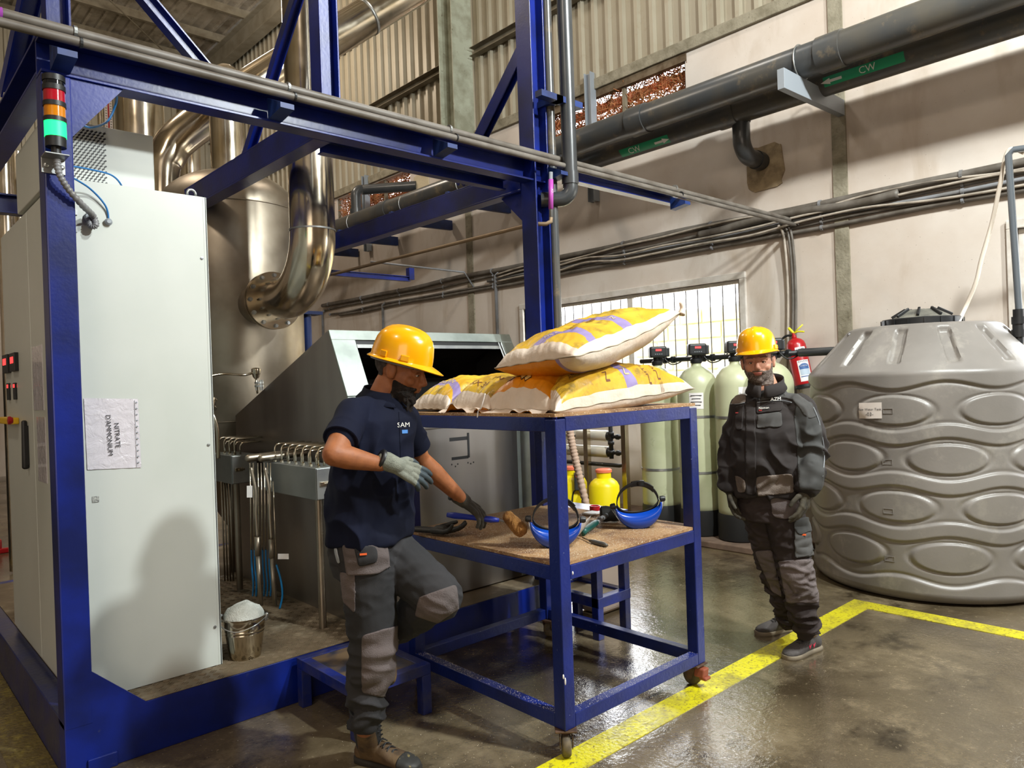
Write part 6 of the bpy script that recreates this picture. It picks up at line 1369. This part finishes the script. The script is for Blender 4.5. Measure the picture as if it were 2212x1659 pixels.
c, n = (lambda h: (h[0], h[1]))(bvh_of(tr1).ray_cast(CAM, ray(785, 1195).normalized())[:2]); MB().obox(c+n*.012, ux, uy, nn, .013, .0035, .006).build('orange_tag', m_orange, p1_)
# boots
m_bb = mat('muddy_brown_leather', '#54402b', .65, 0, '#6f5838', 8, dirt='#3a2c1f', dscale=14, dlo=.5, dhi=.65, bump=.4); m_bd = mat('boot_dark', '#26282c', .7); m_sol = mat('boot_sole', '#2a2621', .8)
hl = P(772, 1640, Z=0); to = P(872, 1662, Z=0)
bt = shoe(p1_, J['RA']+UP*.02, hl, hl+(to-hl).normalized()*.30, UP, 0, m_bb, m_sol, 'safety_boot', .03, m_black, None, mat('scuffed_toe_cap', '#2c2b29', .6, 0, '#8a7a4a', 40, lo=.62, hi=.7))
cuff(hl+(to-hl).normalized()*.06+UP*.085, J['RA']+UP*.085, .052, .060, 'boot_shaft', m_bd, p1_)
for k in range(5):
    c = (hl+(to-hl).normalized()*.06+UP*.1).lerp(J['RA']+UP*.04, k/5)+(to-hl).normalized()*.055; MB().tube([c-R1b*.02, c+F1*.004, c+R1b*.02+UP*.01], .003, 6).build('lace', m_black, p1_, smooth=True)
ldir = (rH*.25+fH*.1-UP*.75).normalized(); lup = (UP*.25+rH*.9).normalized(); lh = J['LA']-lup*.08-ldir*.06
shoe(p1_, J['LA'], lh, lh+ldir*.29, lup, 0, m_bb, m_sol, 'safety_boot', .0, m_black, None, None)
# gloves
m_gl = mat('grey_knit_glove', '#85887c', .8, 0, '#73766b', 30, bump=.5, bscale=400); m_glt = mat('coated_fingers', '#39444a', .45); m_gld = mat('dark_worn_glove', '#37342e', .75, 0, '#4f4a40', 20, bump=.4, bscale=300)
def glove(parent, W, d, pn, th, curl, m, name='glove', cuffm=None, back=.05, tipm=None, **k):
    mb = MB(); tips = hand_parts(mb, W, d, pn, th, curl, **k); dd = Vector(d).normalized(); mb.cap(Vector(W)-dd*back, .036, Vector(W)+dd*.01, .032, 18)
    o = place(bake(mb, .003, 2), name, m, parent)
    if tipm:
        W_ = Vector(W); patch_of(o, 'coated_fingers', lambda c, n: (c-W_).dot(dd) > .105 or min((c-t).length for t in tips) < .034, .0012, tipm, o)
    if cuffm: MB().lathe([(.034, 0), (.0375, .003), (.0375, .012), (.034, .014)], W-dd*(back+.03), 24, dd).build('cuff_band', cuffm, o, smooth=True, angle=50)
    return o, tips
gR, _t = glove(p1_, P(852, 1004, D=2.74), P(925, 1036, D=2.80)-P(852, 1004, D=2.74), fH*.8-rH*.1-UP*.5, UP, (.28, .3, .32, .4), m_gl, cuffm=m_black, back=.035, tipm=m_glt, spread=.12, thc=.35)
gL, _t2 = glove(p1_, P(1000, 1080, D=3.33), P(1050, 1118, D=3.36)-P(1000, 1080, D=3.33), fH*.35-UP*.9, rH*.3+UP*.6, (.35, .45, .5, .5), m_gld, cuffm=m_black, back=.03, spread=.2, thc=.5)
# brush in the far hand
br = thing('hand_brush', tuple(P(1030, 1120, D=3.38)), 'blue handled brush with a tan head held over the lower shelf by the worker', 'brush')
a = P(966, 1112, D=3.42); b = P(1078, 1124, D=3.36); MB().tube([a, a.lerp(b, .15), a.lerp(b, .5), a.lerp(b, .85), b], [.011, .015, .012, .015, .009], 14).build('handle', mat('blue_handle', '#1d2f9a', .4), br, smooth=True)
c = P(1113, 1128, D=3.35); dd = (b-a).normalized(); MB().tube([b, c-dd*.03], .006, 10).build('shaft', m_pvc2, br, smooth=True)
mb = MB(); mb.cap(c-dd*.03+UP*.02, .026, c+dd*.02-UP*.03, .034, 20); me = bake(mb, .004, 2); folds(me, .003, 60, 3, (1, 1, .2)); place(me, 'tan_head', mat('tan_bristle', '#b98545', .8, 0, '#8a5c2c', 30, bump=.8, bscale=300), br)
# loose glove on the shelf
lg = thing('loose_glove', tuple(P(960, 1148, Z=.8)), 'black work glove lying palm up on the left end of the lower shelf', 'glove')
mb = MB(); W_ = P(935, 1145, Z=.825); d_ = P(1005, 1149, Z=.825)-W_; hand_parts(mb, W_, d_, UP, fH, (.35, .3, .25, .4), spread=.18, thc=.3); mb.cap(W_-d_.normalized()*.09, .03, W_, .03, 16, .5); place(bake(mb, .003, 2), 'glove', mat('black_glove', '#1d1c1a', .6), lg)
# ------------------------------------------------------------------ standing man in the work jacket
SK2 = skin('fair_skin', '#c48d73', '#b47c64'); SKINLID = mat('lid_fair', '#a06d58', .5)
p2_ = thing('person', tuple(P(1712, 1400, Z=0)), 'bearded man in a dark work jacket and yellow hard hat standing by the water tank', 'person')
F2 = (-rH*.5-fH*.87).normalized(); R2b = (-rH*.87+fH*.5).normalized()
T2 = Matrix.Translation(P(1637, 783, D=4.07)) @ frame(-rH*.36-fH*.93, .05, -.06).to_4x4()
G = dict(RS=P(1606, 882, D=4.14), RE=P(1583, 965, D=4.16), RW=P(1577, 1045, D=4.08), LS=P(1728, 882, D=3.95), LE=P(1757, 972, D=3.90), LW=P(1745, 1050, D=3.82),
         RH=P(1640, 1095, D=4.08), RK=P(1668, 1215, D=4.1), RA=P(1706, 1335, D=4.18), LH=P(1692, 1100, D=3.98), LK=P(1716, 1225, D=3.93), LA=P(1741, 1350, D=4.0))
mb = MB(); head_parts(mb, T2, 1.12)
nb2 = P(1655, 845, D=4.06); hb = T2 @ Vector((0, -.03, -.05)); mb.cap(hb, .066, nb2, .072, 20); mb.cap(nb2, .07, nb2-UP*.08, .08, 18)
torso_rings(mb, [(P(1663, 1090, D=4.05), .16, .12), (P(1665, 980, D=4.05), .17, .12), (P(1667, 905, D=4.05), .16, .11), (P(1667, 875, D=4.05), .11, .07)], R2b, F2)
for a, b, c in (('RS', 'RE', 'RW'), ('LS', 'LE', 'LW')): mb.cap(G[a], .05, G[b], .042, 16); mb.cap(G[b], .042, G[c], .028, 16)
for h, k, a in (('RH', 'RK', 'RA'), ('LH', 'LK', 'LA')): mb.cap(G[h], .075, G[k], .055, 18); mb.cap(G[k], .055, G[a], .04, 18)
body2 = place(bake(mb, .0042, 2), 'body', SK2, p2_)
m_gbrow = mat('grey_brow', '#6b5648', .8); head_extras(T2, p2_, m_gbrow)
iT2 = T2.inverted(); loc2 = lambda c: iT2 @ c
m_gbeard = mat('grizzled_beard', '#8f8078', .85, 0, '#5f4f45', 90, lo=.42, hi=.58, bump=1, bscale=350)
patch_of(body2, 'beard', lambda c, n: beard_pred(loc2(c)) or (lambda q: .055 < abs(q.x) < .073 and -.005 < q.y < .045 and -.06 < q.z < -.008)(loc2(c)), .0032, m_gbeard, p2_, jitter=.002, jscale=220)
patch_of(body2, 'moustache', lambda c, n: (lambda q: abs(q.x) < .03 and -.049 < q.z < -.040 and q.y > .08)(loc2(c)), .002, m_gbrow, p2_, jitter=.001)
patch_of(body2, 'lips', lambda c, n: (lambda q: abs(q.x) < .021 and -.066 < q.z < -.049 and q.y > .088)(loc2(c)), .0006, mat('lip_skin', '#a85f55', .4), p2_)
patch_of(body2, 'hair', lambda c, n: (lambda q: q.z > -.004 and q.y < .02 and abs(q.x) > .03 and not (abs(q.x) > .076 and q.z < .03) or q.y < -.05 and q.z > -.03)(loc2(c)), .002, m_gbeard, p2_, jitter=.001)
helmet(T2 @ Matrix.Translation((0, .0, .014)) @ Matrix.Rotation(.05, 4, 'X'), p2_, m_hat)
# jacket
m_jk = mat('dark_brown_jacket', '#2f2a29', .8, 0, '#282424', 5, bump=.2, bscale=500, Specular_IOR_Level=.25); m_js = mat('slate_jacket_yoke', '#4b4a49', .75, 0, '#424140', 5, bump=.2, bscale=500, Specular_IOR_Level=.25); m_jh = mat('taupe_jacket_hem', '#74685f', .8, 0, '#675c54', 6, bump=.3, bscale=180); m_jsl = mat('grey_sleeve', '#3a3a39', .8, 0, '#323231', 4)
mb = MB()
torso_rings(mb, [(P(1661, 1068, D=4.05), .205, .152), (P(1661, 1045, D=4.05), .208, .158), (P(1664, 990, D=4.04), .208, .168), (P(1667, 940, D=4.04), .208, .155), (P(1668, 900, D=4.05), .205, .135), (P(1667, 872, D=4.06), .165, .10), (P(1661, 856, D=4.06), .105, .085), (P(1657, 842, D=4.06), .088, .074)], R2b, F2, 32)
mb.cap(P(1640, 872, D=4.1), .06, G['RS'], .075, 20); mb.cap(P(1695, 872, D=4.0), .06, G['LS'], .075, 20)
mb.cap(G['RS'], .08, G['RE'], .072, 22); mb.cap(G['RE'], .072, G['RW'], .056, 22); mb.cap(G['LS'], .082, G['LE'], .076, 22); mb.cap(G['LE'], .076, G['LW'], .062, 22)
me = bake(mb, .0058, 5); folds(me, .014, 8, 9, (1, 1, 1.1), lambda p: min(max((1.42-p[2])*5, .2), 1))
jk = place(me, 'work_jacket', m_jk, p2_)
def jp(name, pts, off, m, **k): return patch_of(jk, name, facing(pts), off, m, p2_, keep_one=True, **k)
jp('shoulder_yoke', [(1636, 866), (1650, 830), (1700, 835), (1752, 872), (1768, 900), (1745, 905), (1712, 862+2), (1690, 858), (1660, 862), (1637, 868)], .003, m_js)
jp('shoulder_yoke', [(1637, 862), (1690, 856), (1722, 866), (1706, 880), (1690, 830), (1650, 832)], .003, m_js)
jp('chest_yoke', [(1578, 874), (1592, 850), (1612, 842), (1611, 870), (1594, 873)], .003, m_jh)
jp('sleeve_panel', [(1720, 868), (1752, 868), (1772, 905), (1782, 990), (1778, 1060), (1725, 1058), (1722, 960), (1715, 905)], .002, m_jsl)
jp('hem_panel', [(1633, 1030), (1712, 1022), (1716, 1064), (1636, 1072)], .004, m_jh)
jp('hem_panel', [(1588, 1026), (1611, 1036), (1611, 1064), (1594, 1064)], .004, m_jh)
jp('chest_pocket', [(1634, 871), (1692, 867), (1690, 888), (1634, 894)], .006, m_jk)
jp('chest_pocket_patch', [(1637, 897), (1688, 890), (1690, 922), (1634, 926)], .006, m_js)
jp('side_pocket', [(1587, 878), (1608, 876), (1604, 930), (1590, 928)], .006, m_jk)
jbv = bvh_of(jk)
def piping(name, pts):
    out = []
    for x, y in pts:
        h = jbv.ray_cast(CAM, ray(x, y).normalized()); 
        if h[0] is not None: out.append(h[0]+h[1]*.004)
    if len(out) > 1: MB().tube(bez(out, 4), .002, 5).build(name, m_refl, p2_, smooth=True)
piping('piping', [(1636, 870), (1660, 867), (1690, 866), (1711, 870)]); piping('piping', [(1579, 873), (1595, 873), (1609, 870)]); piping('piping', [(1756, 880), (1768, 910), (1777, 950), (1780, 985), (1776, 1030)])
def jtext(txt, size, x, y, m, D=4.0, off=.010):
    n_ = -ray(x, y).normalized(); u_ = UP.cross(n_).normalized(); v_ = n_.cross(u_); decal_text('lettering', txt, size, P(x, y, D=D), (u_+v_*.05), v_, jbv, m, p2_, off)
jtext('AZM', .026, 1676, 862, m_wtxt, 4.0, .018)
h = jbv.ray_cast(CAM, ray(1650, 881).normalized())[0]; n_ = -ray(1650, 881).normalized(); u_ = UP.cross(n_).normalized(); v_ = n_.cross(u_)
decal_rect('name_patch', .05, .018, h, u_, v_, jbv, m_black, p2_, .011, 4, 2); jtext('Noman', .018, 1650, 881, m_wtxt, 4.0, .013)
bpy.data.objects[-1 if 0 else p2_.children[-1].name]
for x, y in ((1643, 888), (1594, 893)):
    h = jbv.ray_cast(CAM, ray(x, y).normalized()); MB().obox(h[0]+h[1]*.008, u_, v_, n_, .008, .003, .003).build('red_tag', m_red, p2_)
# collar and placket
col = [nb2+R2b*.092*math.cos(a)+F2*.094*math.sin(a)+UP*(.036-.034*math.sin(a)) for a in [PI/2+.08+(2*PI-.16)*i/30 for i in range(31)]]
g = [[p-(p-nb2).normalized()*.002+UP*.03 for p in col], col, [p+(p-nb2).normalized()*.016-UP*.036 for p in col]]
o = MB().rings(g, close=False, caps=False).build('collar', m_jk, p2_, smooth=True); s = o.modifiers.new('s', 'SOLIDIFY'); s.thickness = .005
patch_of(jk, 'placket', facing([(1612, 870), (1632, 866), (1634, 1068), (1610, 1068)]), .005, m_jk, p2_)
# trousers and shoes
m_t2 = mat('dark_brown_trousers', '#38302f', .85, 0, '#302928', 4, bump=.2, bscale=500, Specular_IOR_Level=.25); m_t2l = mat('mauve_trouser_panel', '#665c5b', .85, 0, '#5a5150', 5, bump=.3, bscale=180)
mb = MB(); torso_rings(mb, [(P(1665, 1120, D=4.04), .165, .13), (P(1663, 1080, D=4.05), .175, .135), (P(1663, 1040, D=4.05), .165, .13)], R2b, F2, 26)
mb.cap(G['RH'], .105, G['RK'], .084, 20); mb.cap(G['RK'], .084, G['RA'], .062, 20); mb.cap(G['LH'], .108, G['LK'], .09, 20); mb.cap(G['LK'], .09, G['LA'], .07, 20)
me = bake(mb, .0058, 5); folds(me, .012, 10, 13, (1, 1, 1.9), lambda p: .4+.8*min(max((.6-p[2])*4, 0), 1))
tr2 = place(me, 'work_trousers', m_t2, p2_)
patch_of(tr2, 'knee_panel', facing([(1682, 1212), (1765, 1206), (1768, 1302), (1700, 1302)]), .004, m_t2l, p2_, keep_one=True); patch_of(tr2, 'knee_panel', facing([(1630, 1190), (1668, 1188), (1690, 1290), (1668, 1278)]), .004, m_t2l, p2_, keep_one=True)
patch_of(tr2, 'holster_pocket', facing([(1662, 1066), (1720, 1066), (1726, 1112), (1700, 1122), (1672, 1118)]), .012, m_t2l, p2_, keep_one=True, thick=.008)
patch_of(tr2, 'cargo_pocket', facing([(1713, 1140), (1756, 1132), (1764, 1200), (1718, 1206)]), .014, m_js, p2_, keep_one=True, thick=.010); patch_of(tr2, 'pocket_flap', facing([(1712, 1122), (1752, 1114), (1756, 1146), (1722, 1156), (1713, 1142)]), .018, m_jsl, p2_, keep_one=True, thick=.006)
h = bvh_of(tr2).ray_cast(CAM, ray(1732, 1156).normalized()); MB().obox(h[0]+h[1]*.018, u_, v_, n_, .010, .004, .003).build('orange_tag', m_orange, p2_)
m_tsock = mat('beige_sock', '#a89a88', .9, bump=.5, bscale=200); m_sh = mat('grey_suede_shoe', '#4d4846', .8, 0, '#3e3a39', 12, bump=.3, bscale=150); m_shs = mat('shoe_sole', '#7a6f5d', .7); m_pink = mat('pink_mark', '#d33350', .5)
for A_, hp_, tp_ in (('RA', (1722, 1358), (1634, 1372)), ('LA', (1768, 1400), (1690, 1428))):
    hl = P(*hp_, Z=0); to = P(*tp_, Z=0); f_ = (to-hl).normalized(); hl2 = hl
    an = hl+f_*.06+UP*.10; MB().tube([an, an.lerp(G[A_], .5), G[A_]], [.04, .038, .042], 20).build('sock', m_tsock, p2_, smooth=True)
    shoe(p2_, an, hl, hl+f_*.285, UP, 0, m_sh, m_shs, 'shoe', -.02, m_black, m_pink, None)
    MB().tube([G[A_]+UP*.0, G[A_]-UP*.035], [.066, .056], 22).build('gathered_cuff', m_black, p2_, smooth=True)
m_g2 = mat('olive_worn_glove', '#4a4436', .8, 0, '#332f27', 18, bump=.4, bscale=300)
glove(p2_, G['RW']-UP*.03, P(1584, 1085, D=4.04)-P(1574, 1040, D=4.06), R2b*-.6+F2*.2, F2, (.4, .45, .5, .55), m_g2, back=.03, spread=.08, thc=.4, S=1.02)
glove(p2_, G['LW']-UP*.02, P(1732, 1105, D=3.80)-P(1744, 1052, D=3.82), -F2*.2+R2b*.8, F2, (.35, .4, .4, .45), m_g2, back=.03, spread=.1, thc=.4, S=1.05)
h_ = P(1668, 1240, Z=0)
